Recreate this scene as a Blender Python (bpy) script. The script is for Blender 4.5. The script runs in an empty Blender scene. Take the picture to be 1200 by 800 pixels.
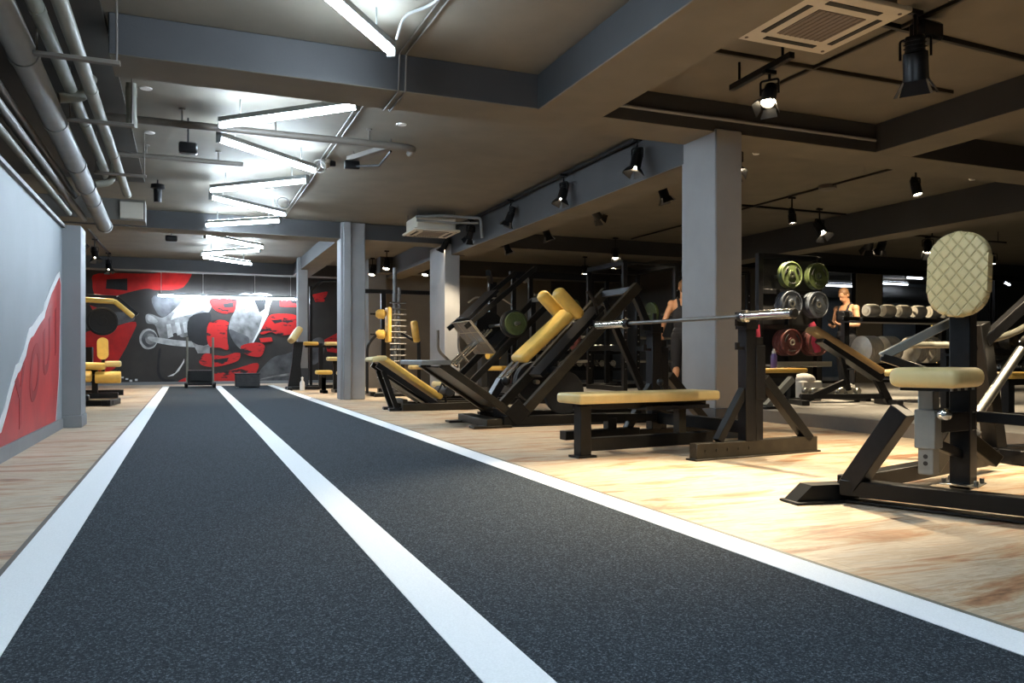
import bpy, bmesh, math, random
from mathutils import Vector, Matrix
random.seed(7)
R = math.radians
V = Vector
scene = bpy.context.scene
COL = scene.collection
Z = V((0, 0, 1))

# ------------------------------------------------------------------ materials
MATS = {}
def mat(name, col, rough=.5, metal=0., var=.0, vscale=8., bump=0., bscale=60., emit=None, estr=0., coat=0., spec=.5):
    if name in MATS: return MATS[name]
    m = bpy.data.materials.new(name); m.use_nodes = True
    n = m.node_tree.nodes; l = m.node_tree.links
    b = n['Principled BSDF']
    b.inputs['Base Color'].default_value = (*col, 1)
    b.inputs['Roughness'].default_value = rough
    b.inputs['Metallic'].default_value = metal
    b.inputs['Specular IOR Level'].default_value = spec
    if coat: b.inputs['Coat Weight'].default_value = coat
    tc = n.new('ShaderNodeTexCoord')
    if var > 0:
        no = n.new('ShaderNodeTexNoise'); no.inputs['Scale'].default_value = vscale; no.inputs['Detail'].default_value = 5
        l.new(tc.outputs['Object'], no.inputs['Vector'])
        cr = n.new('ShaderNodeValToRGB')
        cr.color_ramp.elements[0].position = .3; cr.color_ramp.elements[1].position = .7
        cr.color_ramp.elements[0].color = (*[c*(1-var) for c in col], 1)
        cr.color_ramp.elements[1].color = (*[min(1, c*(1+var)) for c in col], 1)
        l.new(no.outputs['Fac'], cr.inputs['Fac']); l.new(cr.outputs['Color'], b.inputs['Base Color'])
    if bump > 0:
        n2 = n.new('ShaderNodeTexNoise'); n2.inputs['Scale'].default_value = bscale; n2.inputs['Detail'].default_value = 3
        l.new(tc.outputs['Object'], n2.inputs['Vector'])
        bp = n.new('ShaderNodeBump'); bp.inputs['Strength'].default_value = bump; bp.inputs['Distance'].default_value = .01
        l.new(n2.outputs['Fac'], bp.inputs['Height']); l.new(bp.outputs['Normal'], b.inputs['Normal'])
    if emit:
        b.inputs['Emission Color'].default_value = (*emit, 1); b.inputs['Emission Strength'].default_value = estr
    MATS[name] = m
    return m

concrete = mat('painted_concrete', (.152, .134, .103), .75, var=.10, vscale=3, bump=.08, bscale=120)
beam_paint = mat('beam_paint', (.15, .138, .12), .7, var=.10, vscale=2.5, bump=.06, bscale=90)
column_paint = mat('column_paint', (.25, .25, .255), .6, var=.08, vscale=3, bump=.05, bscale=90)
beam_side = mat('shade_darkened_beam_paint', (.036, .036, .037), .6, var=.12, vscale=2.5, bump=.06, bscale=90)  # beam sides darker than the undersides: shade put into the colour
wall_grey = mat('grey_wall_paint', (.30, .335, .36), .6, var=.06, vscale=2, bump=.03, bscale=150)
trim_grey = mat('grey_trim_paint', (.24, .25, .26), .55, var=.05, vscale=4)
wall_brown = mat('brown_wall_paint', (.16, .135, .10), .7, var=.12, vscale=2)
plinth_dark = mat('dark_plinth_paint', (.05, .055, .062), .55, var=.15, vscale=4)
wall_dark = mat('dark_wall_paint', (.045, .04, .034), .7, var=.2, vscale=2)
platform_paint = mat('grey_rubber_platform', (.30, .28, .25), .7, var=.10, vscale=20, bump=.05, bscale=200)
platform_side = mat('platform_edge_board', (.12, .105, .09), .6, var=.15, vscale=6)
white_line = mat('white_turf_fibre', (.90, .92, .93), .9, var=.06, vscale=220, bump=.3, bscale=500)
black_metal = mat('black_powder_coat', (.008, .008, .009), .36, var=.25, vscale=30, spec=.3)
dark_metal = mat('charcoal_powder_coat', (.0065, .0063, .006), .40, var=.2, vscale=20, spec=.28)
olive_metal = mat('weathered_dark_steel', (.030, .025, .017), .42, metal=.2, var=.25, vscale=12, spec=.35)
grey_metal = mat('grey_steel_tube', (.26, .27, .26), .4, metal=.5, var=.1, vscale=12)
chrome = mat('chrome', (.80, .80, .78), .16, metal=1., var=.04, vscale=20)
steel = mat('brushed_steel', (.55, .54, .50), .3, metal=1., var=.08, vscale=40)
urethane = mat('dumbbell_grey_urethane', (.55, .51, .43), .38, metal=.25, var=.12, vscale=20)
rubber = mat('black_rubber', (.014, .014, .014), .7, var=.2, vscale=40)
pipe_grey = mat('grey_pipe', (.23, .235, .23), .5, var=.1, vscale=6)
pipe_dark = mat('brown_grey_conduit', (.11, .095, .08), .5, var=.15, vscale=6)
pipe_olive = mat('olive_grey_pipe', (.17, .165, .13), .5, var=.12, vscale=6)
cable_black = mat('black_cable', (.02, .02, .02), .5, var=.1, vscale=30)
mustard = mat('mustard_leather', (.66, .41, .085), .42, var=.08, vscale=14, bump=.12, bscale=260)
dimmed_pad = mat('dimmed_mustard_leather', (.27, .165, .065), .45, var=.08, vscale=14, bump=.12, bscale=260)  # mustard leather darkened, dim light carried in its colour
tan_pad = mat('tan_leather', (.60, .45, .19), .45, var=.06, vscale=14, bump=.12, bscale=260)
ac_white = mat('ivory_plastic', (.50, .46, .38), .5, var=.04, vscale=6)
ac_grille = mat('grey_grille', (.16, .13, .11), .6, var=.15, vscale=80)
white_plastic = mat('white_plastic', (.72, .70, .66), .4, var=.04, vscale=20)
plate_green = mat('green_bumper_rubber', (.06, .082, .026), .5, var=.15, vscale=25)
plate_blue = mat('grey_blue_bumper_rubber', (.085, .10, .125), .5, var=.15, vscale=25)
plate_red = mat('dark_red_bumper_rubber', (.10, .025, .022), .5, var=.2, vscale=25)
skin = mat('skin', (.52, .27, .15), .5, var=.08, vscale=20)
hair_m = mat('brown_hair', (.16, .08, .035), .6, var=.3, vscale=60)
cloth_black = mat('black_cotton', (.012, .012, .016), .85, var=.3, vscale=60)
bottle_purple = mat('purple_bottle', (.16, .11, .34), .3, var=.1, vscale=20)
red_cloth = mat('red_cloth', (.34, .02, .05), .8, var=.25, vscale=30)
paper_white = mat('white_towel_cloth', (.82, .78, .74), .85, var=.1, vscale=40, bump=.2, bscale=200)
wood_dark = mat('dark_plywood', (.03, .028, .028), .5, var=.25, vscale=12)
m_red = mat('mural_red_paint', (.56, .012, .010), .6, var=.3, vscale=3.2)
m_black = mat('mural_black_paint', (.012, .011, .012), .6, var=.3, vscale=5)
m_base = mat('mural_charcoal_paint', (.036, .030, .026), .6, var=.3, vscale=1.6)
m_grey = mat('mural_grey_paint', (.22, .215, .21), .6, var=.55, vscale=4.5)
m_pale = mat('mural_pale_grey_paint', (.45, .44, .43), .6, var=.35, vscale=6)
m_smoke = mat('mural_smoke_paint', (.10, .10, .105), .6, var=.6, vscale=3)
m_white = mat('mural_white_paint', (.72, .72, .70), .6, var=.1, vscale=6)
def camo():
    m = bpy.data.materials.new('mural_red_and_black_camouflage'); m.use_nodes = True
    n = m.node_tree.nodes; l = m.node_tree.links; b = n['Principled BSDF']; b.inputs['Roughness'].default_value = .6
    tc = n.new('ShaderNodeTexCoord'); mp = n.new('ShaderNodeMapping'); mp.inputs['Scale'].default_value = (1.7, 1, 4.2); mp.inputs['Rotation'].default_value = (0, .3, 0)
    no = n.new('ShaderNodeTexNoise'); no.inputs['Scale'].default_value = 1.5; no.inputs['Detail'].default_value = 4; no.inputs['Roughness'].default_value = .55
    l.new(tc.outputs['Object'], mp.inputs['Vector']); l.new(mp.outputs['Vector'], no.inputs['Vector'])
    r = n.new('ShaderNodeValToRGB'); e = r.color_ramp.elements
    e[0].position = .40; e[0].color = (.014, .008, .009, 1); e[1].position = .47; e[1].color = (.56, .012, .010, 1)
    l.new(no.outputs['Fac'], r.inputs['Fac']); l.new(r.outputs['Color'], b.inputs['Base Color'])
    return m
m_camo = camo()
g_red = mat('torn_graphic_red', (.50, .030, .030), .45, var=.22, vscale=2.2)
g_white = mat('torn_paper_white', (.75, .76, .77), .6, var=.05, vscale=9)
g_dark = mat('dark_red_lettering', (.33, .014, .018), .5, var=.25, vscale=5)
led = mat('led_tube_glow', (.9, .95, 1.), .4, emit=(.70, .85, 1.), estr=110)
led_up = mat('led_tube_upper_glow', (.9, .95, 1.), .4, emit=(.66, .83, 1.), estr=75)
led_far = mat('led_tube_glow_soft', (.9, .95, 1.), .4, emit=(.86, .86, 1.), estr=16)
lamp_warm = mat('warm_lamp_face', (1., .9, .7), .4, emit=(1., .82, .55), estr=60)
lamp_dim = mat('lamp_reflector', (.9, .85, .75), .2, metal=.6, emit=(1., .85, .6), estr=1.2)

def wood_floor():
    m = bpy.data.materials.new('distressed_plank_floor'); m.use_nodes = True
    n = m.node_tree.nodes; l = m.node_tree.links; b = n['Principled BSDF']
    tc = n.new('ShaderNodeTexCoord')
    br = n.new('ShaderNodeTexBrick'); br.offset = .37
    br.inputs['Scale'].default_value = 1.; br.inputs['Brick Width'].default_value = 1.25; br.inputs['Row Height'].default_value = .125
    br.inputs['Mortar Size'].default_value = .0018; br.inputs['Mortar Smooth'].default_value = .3; br.inputs['Bias'].default_value = 0
    br.inputs['Color1'].default_value = (0, 0, 0, 1); br.inputs['Color2'].default_value = (1, 1, 1, 1); br.inputs['Mortar'].default_value = (.5, .5, .5, 1)
    l.new(tc.outputs['Object'], br.inputs['Vector'])
    pk = n.new('ShaderNodeValToRGB'); e = pk.color_ramp.elements
    e[0].position = 0; e[0].color = (.30, .20, .12, 1); e[1].position = 1; e[1].color = (.52, .42, .30, 1)
    for p, c in ((.28, (.48, .36, .23)), (.5, (.36, .26, .17)), (.72, (.56, .45, .32))):
        x = e.new(p); x.color = (*c, 1)
    l.new(br.outputs['Color'], pk.inputs['Fac'])
    # paint layers worn through, stretched along the boards
    mp = n.new('ShaderNodeMapping'); mp.inputs['Scale'].default_value = (1.2, 5.2, 1)
    l.new(tc.outputs['Object'], mp.inputs['Vector'])
    n1 = n.new('ShaderNodeTexNoise'); n1.inputs['Scale'].default_value = 1.15; n1.inputs['Detail'].default_value = 8; n1.inputs['Roughness'].default_value = .68; n1.inputs['Distortion'].default_value = .6
    l.new(mp.outputs['Vector'], n1.inputs['Vector'])
    r1 = n.new('ShaderNodeValToRGB'); e = r1.color_ramp.elements
    e[0].position = .34; e[0].color = (.20, .075, .035, 1); e[1].position = .72; e[1].color = (.36, .35, .33, 1)
    for p, c in ((.40, (.44, .19, .085)), (.455, (.52, .36, .22)), (.52, (.66, .57, .44)), (.575, (.50, .38, .25)), (.63, (.60, .52, .42))):
        x = e.new(p); x.color = (*c, 1)
    l.new(n1.outputs['Fac'], r1.inputs['Fac'])
    mx = n.new('ShaderNodeMixRGB'); mx.inputs['Fac'].default_value = .72
    l.new(pk.outputs['Color'], mx.inputs['Color1']); l.new(r1.outputs['Color'], mx.inputs['Color2'])
    # fine grain
    mp2 = n.new('ShaderNodeMapping'); mp2.inputs['Scale'].default_value = (3, 60, 1); l.new(tc.outputs['Object'], mp2.inputs['Vector'])
    n3 = n.new('ShaderNodeTexNoise'); n3.inputs['Scale'].default_value = 2; n3.inputs['Detail'].default_value = 4; l.new(mp2.outputs['Vector'], n3.inputs['Vector'])
    r3 = n.new('ShaderNodeValToRGB'); r3.color_ramp.elements[0].position = .3; r3.color_ramp.elements[0].color = (.72, .70, .68, 1); r3.color_ramp.elements[1].position = .6; r3.color_ramp.elements[1].color = (1, 1, 1, 1)
    l.new(n3.outputs['Fac'], r3.inputs['Fac'])
    m2 = n.new('ShaderNodeMixRGB'); m2.blend_type = 'MULTIPLY'; m2.inputs['Fac'].default_value = .8
    l.new(mx.outputs['Color'], m2.inputs['Color1']); l.new(r3.outputs['Color'], m2.inputs['Color2'])
    m3 = n.new('ShaderNodeMixRGB'); m3.inputs['Color2'].default_value = (.10, .06, .04, 1)
    sc = n.new('ShaderNodeMath'); sc.operation = 'MULTIPLY'; sc.inputs[1].default_value = .35; l.new(br.outputs['Fac'], sc.inputs[0])
    l.new(sc.outputs[0], m3.inputs['Fac']); l.new(m2.outputs['Color'], m3.inputs['Color1'])
    l.new(m3.outputs['Color'], b.inputs['Base Color'])
    b.inputs['Roughness'].default_value = .48
    bp = n.new('ShaderNodeBump'); bp.inputs['Strength'].default_value = .12; bp.inputs['Distance'].default_value = .004
    l.new(n3.outputs['Fac'], bp.inputs['Height']); l.new(bp.outputs['Normal'], b.inputs['Normal'])
    return m
floor_mat = wood_floor()

def turf_mat():
    m = bpy.data.materials.new('charcoal_turf'); m.use_nodes = True
    n = m.node_tree.nodes; l = m.node_tree.links; b = n['Principled BSDF']
    tc = n.new('ShaderNodeTexCoord')
    a = n.new('ShaderNodeTexNoise'); a.inputs['Scale'].default_value = 160; a.inputs['Detail'].default_value = 3; a.inputs['Roughness'].default_value = .8
    l.new(tc.outputs['Object'], a.inputs['Vector'])
    r = n.new('ShaderNodeValToRGB'); e = r.color_ramp.elements
    e[0].position = .36; e[0].color = (.013, .017, .021, 1); e[1].position = .68; e[1].color = (.165, .19, .215, 1)
    x = e.new(.54); x.color = (.032, .041, .050, 1)
    l.new(a.outputs['Fac'], r.inputs['Fac']); l.new(r.outputs['Color'], b.inputs['Base Color'])
    b.inputs['Roughness'].default_value = .92; b.inputs['Specular IOR Level'].default_value = .15
    bp = n.new('ShaderNodeBump'); bp.inputs['Strength'].default_value = .5; bp.inputs['Distance'].default_value = .006
    l.new(a.outputs['Fac'], bp.inputs['Height']); l.new(bp.outputs['Normal'], b.inputs['Normal'])
    return m
turf = turf_mat()

def quilt_mat():
    m = bpy.data.materials.new('quilted_cream_leather'); m.use_nodes = True
    n = m.node_tree.nodes; l = m.node_tree.links; b = n['Principled BSDF']
    tc = n.new('ShaderNodeTexCoord')
    b.inputs['Base Color'].default_value = (.58, .50, .29, 1); b.inputs['Roughness'].default_value = .45
    sx = n.new('ShaderNodeSeparateXYZ'); l.new(tc.outputs['Object'], sx.inputs[0])
    def tri(sgn):
        # distance to the nearest stitch line of one diagonal family (object y, z)
        mul = n.new('ShaderNodeMath'); mul.operation = 'MULTIPLY'; mul.inputs[1].default_value = sgn*1.25; l.new(sx.outputs['Y'], mul.inputs[0])
        ad = n.new('ShaderNodeMath'); ad.operation = 'ADD'; l.new(mul.outputs[0], ad.inputs[0]); l.new(sx.outputs['Z'], ad.inputs[1])
        pp = n.new('ShaderNodeMath'); pp.operation = 'PINGPONG'; pp.inputs[1].default_value = .033; l.new(ad.outputs[0], pp.inputs[0])
        return pp
    t1, t2 = tri(1), tri(-1)
    mn = n.new('ShaderNodeMath'); mn.operation = 'MINIMUM'; l.new(t1.outputs[0], mn.inputs[0]); l.new(t2.outputs[0], mn.inputs[1])
    mr = n.new('ShaderNodeMapRange'); mr.inputs['From Min'].default_value = 0; mr.inputs['From Max'].default_value = .008; l.new(mn.outputs[0], mr.inputs['Value'])
    bp = n.new('ShaderNodeBump'); bp.inputs['Strength'].default_value = .8; bp.inputs['Distance'].default_value = .006
    l.new(mr.outputs['Result'], bp.inputs['Height']); l.new(bp.outputs['Normal'], b.inputs['Normal'])
    mx = n.new('ShaderNodeMixRGB'); mx.inputs['Color1'].default_value = (.48, .38, .18, 1); mx.inputs['Color2'].default_value = (.64, .52, .26, 1)
    mr2 = n.new('ShaderNodeMapRange'); mr2.inputs['From Max'].default_value = .003; l.new(mn.outputs[0], mr2.inputs['Value'])
    l.new(mr2.outputs['Result'], mx.inputs['Fac']); l.new(mx.outputs['Color'], b.inputs['Base Color'])
    return m
quilt = quilt_mat()
cream = mat('cream_leather', (.62, .50, .24), .45, var=.05, vscale=12, bump=.1, bscale=260)

def glass_mat():
    m = bpy.data.materials.new('partition_glass'); m.use_nodes = True
    n = m.node_tree.nodes; l = m.node_tree.links
    n.remove(n['Principled BSDF'])
    g = n.new('ShaderNodeBsdfGlossy'); g.inputs['Roughness'].default_value = .02; g.inputs['Color'].default_value = (.9, .9, .9, 1)
    t = n.new('ShaderNodeBsdfTransparent'); t.inputs['Color'].default_value = (.72, .75, .74, 1)
    mx = n.new('ShaderNodeMixShader'); mx.inputs[0].default_value = .07; l.new(t.outputs[0], mx.inputs[1]); l.new(g.outputs[0], mx.inputs[2])
    l.new(mx.outputs[0], n['Material Output'].inputs['Surface'])
    return m
glass = glass_mat()

# ------------------------------------------------------------------ mesh helpers
def frame(x, up=Z):
    x = V(x).normalized(); up = V(up)
    if abs(x.dot(up.normalized())) > .999: up = V((0, 1, 0))
    y = up.cross(x).normalized(); z = x.cross(y)
    return Matrix((x, y, z)).transposed()

class MB:
    def __init__(s): s.bm = bmesh.new(); s.mi = 0
    def _tag(s, before):
        for f in s.bm.faces:
            if f not in before: f.material_index = s.mi
    def box(s, c, d, rot=None, bev=0., seg=1):
        M = Matrix.Translation(V(c)) @ ((rot if rot else Matrix.Identity(3)).to_4x4()) @ Matrix.Diagonal((*d, 1))
        r = bmesh.ops.create_cube(s.bm, size=1, matrix=M)
        vs = r['verts']
        fs = list({f for v in vs for f in v.link_faces})
        for f in fs: f.material_index = s.mi
        if bev > 0:
            es = list({e for v in vs for e in v.link_edges})
            q = bmesh.ops.bevel(s.bm, geom=es, offset=min(bev, min(d)*.49), segments=seg, profile=.5, affect='EDGES')
            for f in q['faces']: f.material_index = s.mi
        return s
    def bar(s, a, b, w, h=None, up=Z, bev=.004):
        a, b = V(a), V(b); h = h or w
        return s.box((a+b)/2, ((b-a).length, w, h), frame(b-a, up), bev)
    def pad(s, a, b, w, t, up=Z, r=None, seg=3):
        a, b = V(a), V(b)
        return s.box((a+b)/2, ((b-a).length, w, t), frame(b-a, up), r or t*.4, seg)
    def cyl(s, a, b, r, r2=None, seg=16):
        a, b = V(a), V(b); d = b-a
        M = Matrix.Translation((a+b)/2) @ (d.to_track_quat('Z', 'Y').to_matrix().to_4x4())
        q = bmesh.ops.create_cone(s.bm, cap_ends=True, segments=seg, radius1=r, radius2=r if r2 is None else r2, depth=d.length, matrix=M)
        for f in {f for v in q['verts'] for f in v.link_faces}: f.material_index = s.mi
        return s
    def lathe(s, o, axis, prof, seg=24):
        o = V(o); A = V(axis).normalized(); F = frame(A, Z if abs(A.z) < .9 else V((1, 0, 0)))
        y, z = F.col[1], F.col[2]
        rings = []
        for t, r in prof:
            if r < 1e-5: rings.append([s.bm.verts.new(o+A*t)]); continue
            rings.append([s.bm.verts.new(o+A*t+(y*math.cos(2*math.pi*k/seg)+z*math.sin(2*math.pi*k/seg))*r) for k in range(seg)])
        for p, q in zip(rings, rings[1:]):
            for k in range(seg):
                k2 = (k+1) % seg
                if len(p) == 1 and len(q) == 1: continue
                if len(p) == 1: vs = [p[0], q[k], q[k2]]
                elif len(q) == 1: vs = [p[k], p[k2], q[0]]
                else: vs = [p[k], p[k2], q[k2], q[k]]
                f = s.bm.faces.new(vs); f.material_index = s.mi
        return s
    def tube(s, pts, r, seg=10, fillet=0., n=5, closed=False):
        P = [V(p) for p in pts]
        if fillet > 0:
            Q = [P[0]]
            for i in range(1, len(P)-1):
                a, b, c = P[i-1], P[i], P[i+1]
                f = min(fillet, (a-b).length*.45, (c-b).length*.45)
                p0 = b+(a-b).normalized()*f; p1 = b+(c-b).normalized()*f
                for k in range(n+1):
                    t = k/n; Q.append(p0*(1-t)**2+b*2*t*(1-t)+p1*t*t)
            Q.append(P[-1]); P = Q
        rings = []; prev = None
        for i, p in enumerate(P):
            if closed: d = P[(i+1) % len(P)]-P[i-1]
            else: d = (P[min(i+1, len(P)-1)]-P[max(i-1, 0)])
            d.normalize()
            if prev is None:
                u = d.orthogonal().normalized()
            else:
                u = (prev-d*prev.dot(d)); u = u.normalized() if u.length > 1e-6 else d.orthogonal().normalized()
            prev = u; v = d.cross(u)
            rings.append([s.bm.verts.new(p+(u*math.cos(2*math.pi*k/seg)+v*math.sin(2*math.pi*k/seg))*r) for k in range(seg)])
        pairs = list(zip(rings, rings[1:]))
        if closed: pairs.append((rings[-1], rings[0]))
        for a, b in pairs:
            for k in range(seg):
                f = s.bm.faces.new((a[k], a[(k+1) % seg], b[(k+1) % seg], b[k])); f.material_index = s.mi
        if not closed:
            for rg, flip in ((rings[0], 1), (rings[-1], 0)):
                f = s.bm.faces.new(rg[::-1] if flip else rg); f.material_index = s.mi
        return s
    def prism(s, pts, o, U, W, depth):
        """2-D outline extruded by depth along U x W"""
        U, W, o = V(U), V(W), V(o); N = U.cross(W).normalized()
        a = [s.bm.verts.new(o+U*x+W*y) for x, y in pts]
        b = [s.bm.verts.new(o+U*x+W*y+N*depth) for x, y in pts]
        fs = [s.bm.faces.new(a[::-1]), s.bm.faces.new(b)]
        k = len(a)
        for i in range(k): fs.append(s.bm.faces.new((a[i], a[(i+1) % k], b[(i+1) % k], b[i])))
        for f in fs: f.material_index = s.mi
        return s
    def ball(s, c, r, sc=(1, 1, 1), seg=16, rot=None):
        M = Matrix.Translation(V(c)) @ ((rot if rot else Matrix.Identity(3)).to_4x4()) @ Matrix.Diagonal((*sc, 1))
        q = bmesh.ops.create_uvsphere(s.bm, u_segments=seg, v_segments=max(6, seg*2//3), radius=r, matrix=M)
        for f in {f for v in q['verts'] for f in v.link_faces}: f.material_index = s.mi
        return s
    def caps(s, a, b, ra, rb, seg=14):
        a, b = V(a), V(b)
        s.ball(a, ra, seg=seg); s.ball(b, rb, seg=seg); s.cyl(a, b, ra, rb, seg=seg)
        return s

def wmat(root):
    return Matrix.Translation(root.location) @ root.rotation_euler.to_matrix().to_4x4()

def link(name, mb, m, parent=None, world=True, smooth=38):
    """one mesh object; with world=True the MB is in world space and is moved into the parent's frame"""
    me = bpy.data.meshes.new(name)
    bmesh.ops.recalc_face_normals(mb.bm, faces=mb.bm.faces[:])
    if parent is not None and world:
        top = parent; M = Matrix.Identity(4)
        while top is not None:
            M = wmat(top) @ M if False else wmat(top) @ M
            top = top.parent
        mb.bm.transform(M.inverted())
    mb.bm.to_mesh(me); mb.bm.free()
    for x in (m if isinstance(m, (list, tuple)) else [m]): me.materials.append(x)
    for p in me.polygons: p.use_smooth = True
    me.set_sharp_from_angle(angle=R(smooth))
    o = bpy.data.objects.new(name, me); COL.objects.link(o)
    if parent is not None: o.parent = parent
    return o

def tag(o, label, cat, group=None, kind=None):
    o['label'] = label; o['category'] = cat
    if group: o['group'] = group
    if kind: o['kind'] = kind
    return o

def thing(name, label, cat, loc=(0, 0, 0), rz=0., group=None):
    o = bpy.data.objects.new(name, None); COL.objects.link(o)
    o.location = loc; o.rotation_euler = (0, 0, R(rz)); o.empty_display_size = .1
    return tag(o, label, cat, group)

def recenter(o, loc):
    """put the origin of a single-mesh thing at its base"""
    loc = V(loc); o.data.transform(Matrix.Translation(-loc)); o.location = loc
    return o

def solo(name, mb, m, label, cat, loc, group=None, smooth=38):
    o = link(name, mb, m, smooth=smooth); recenter(o, loc)
    return tag(o, label, cat, group)

def struct(name, mb, m, parent=None):
    o = link(name, mb, m, parent)
    if parent is None: o['kind'] = 'structure'
    return o

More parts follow.
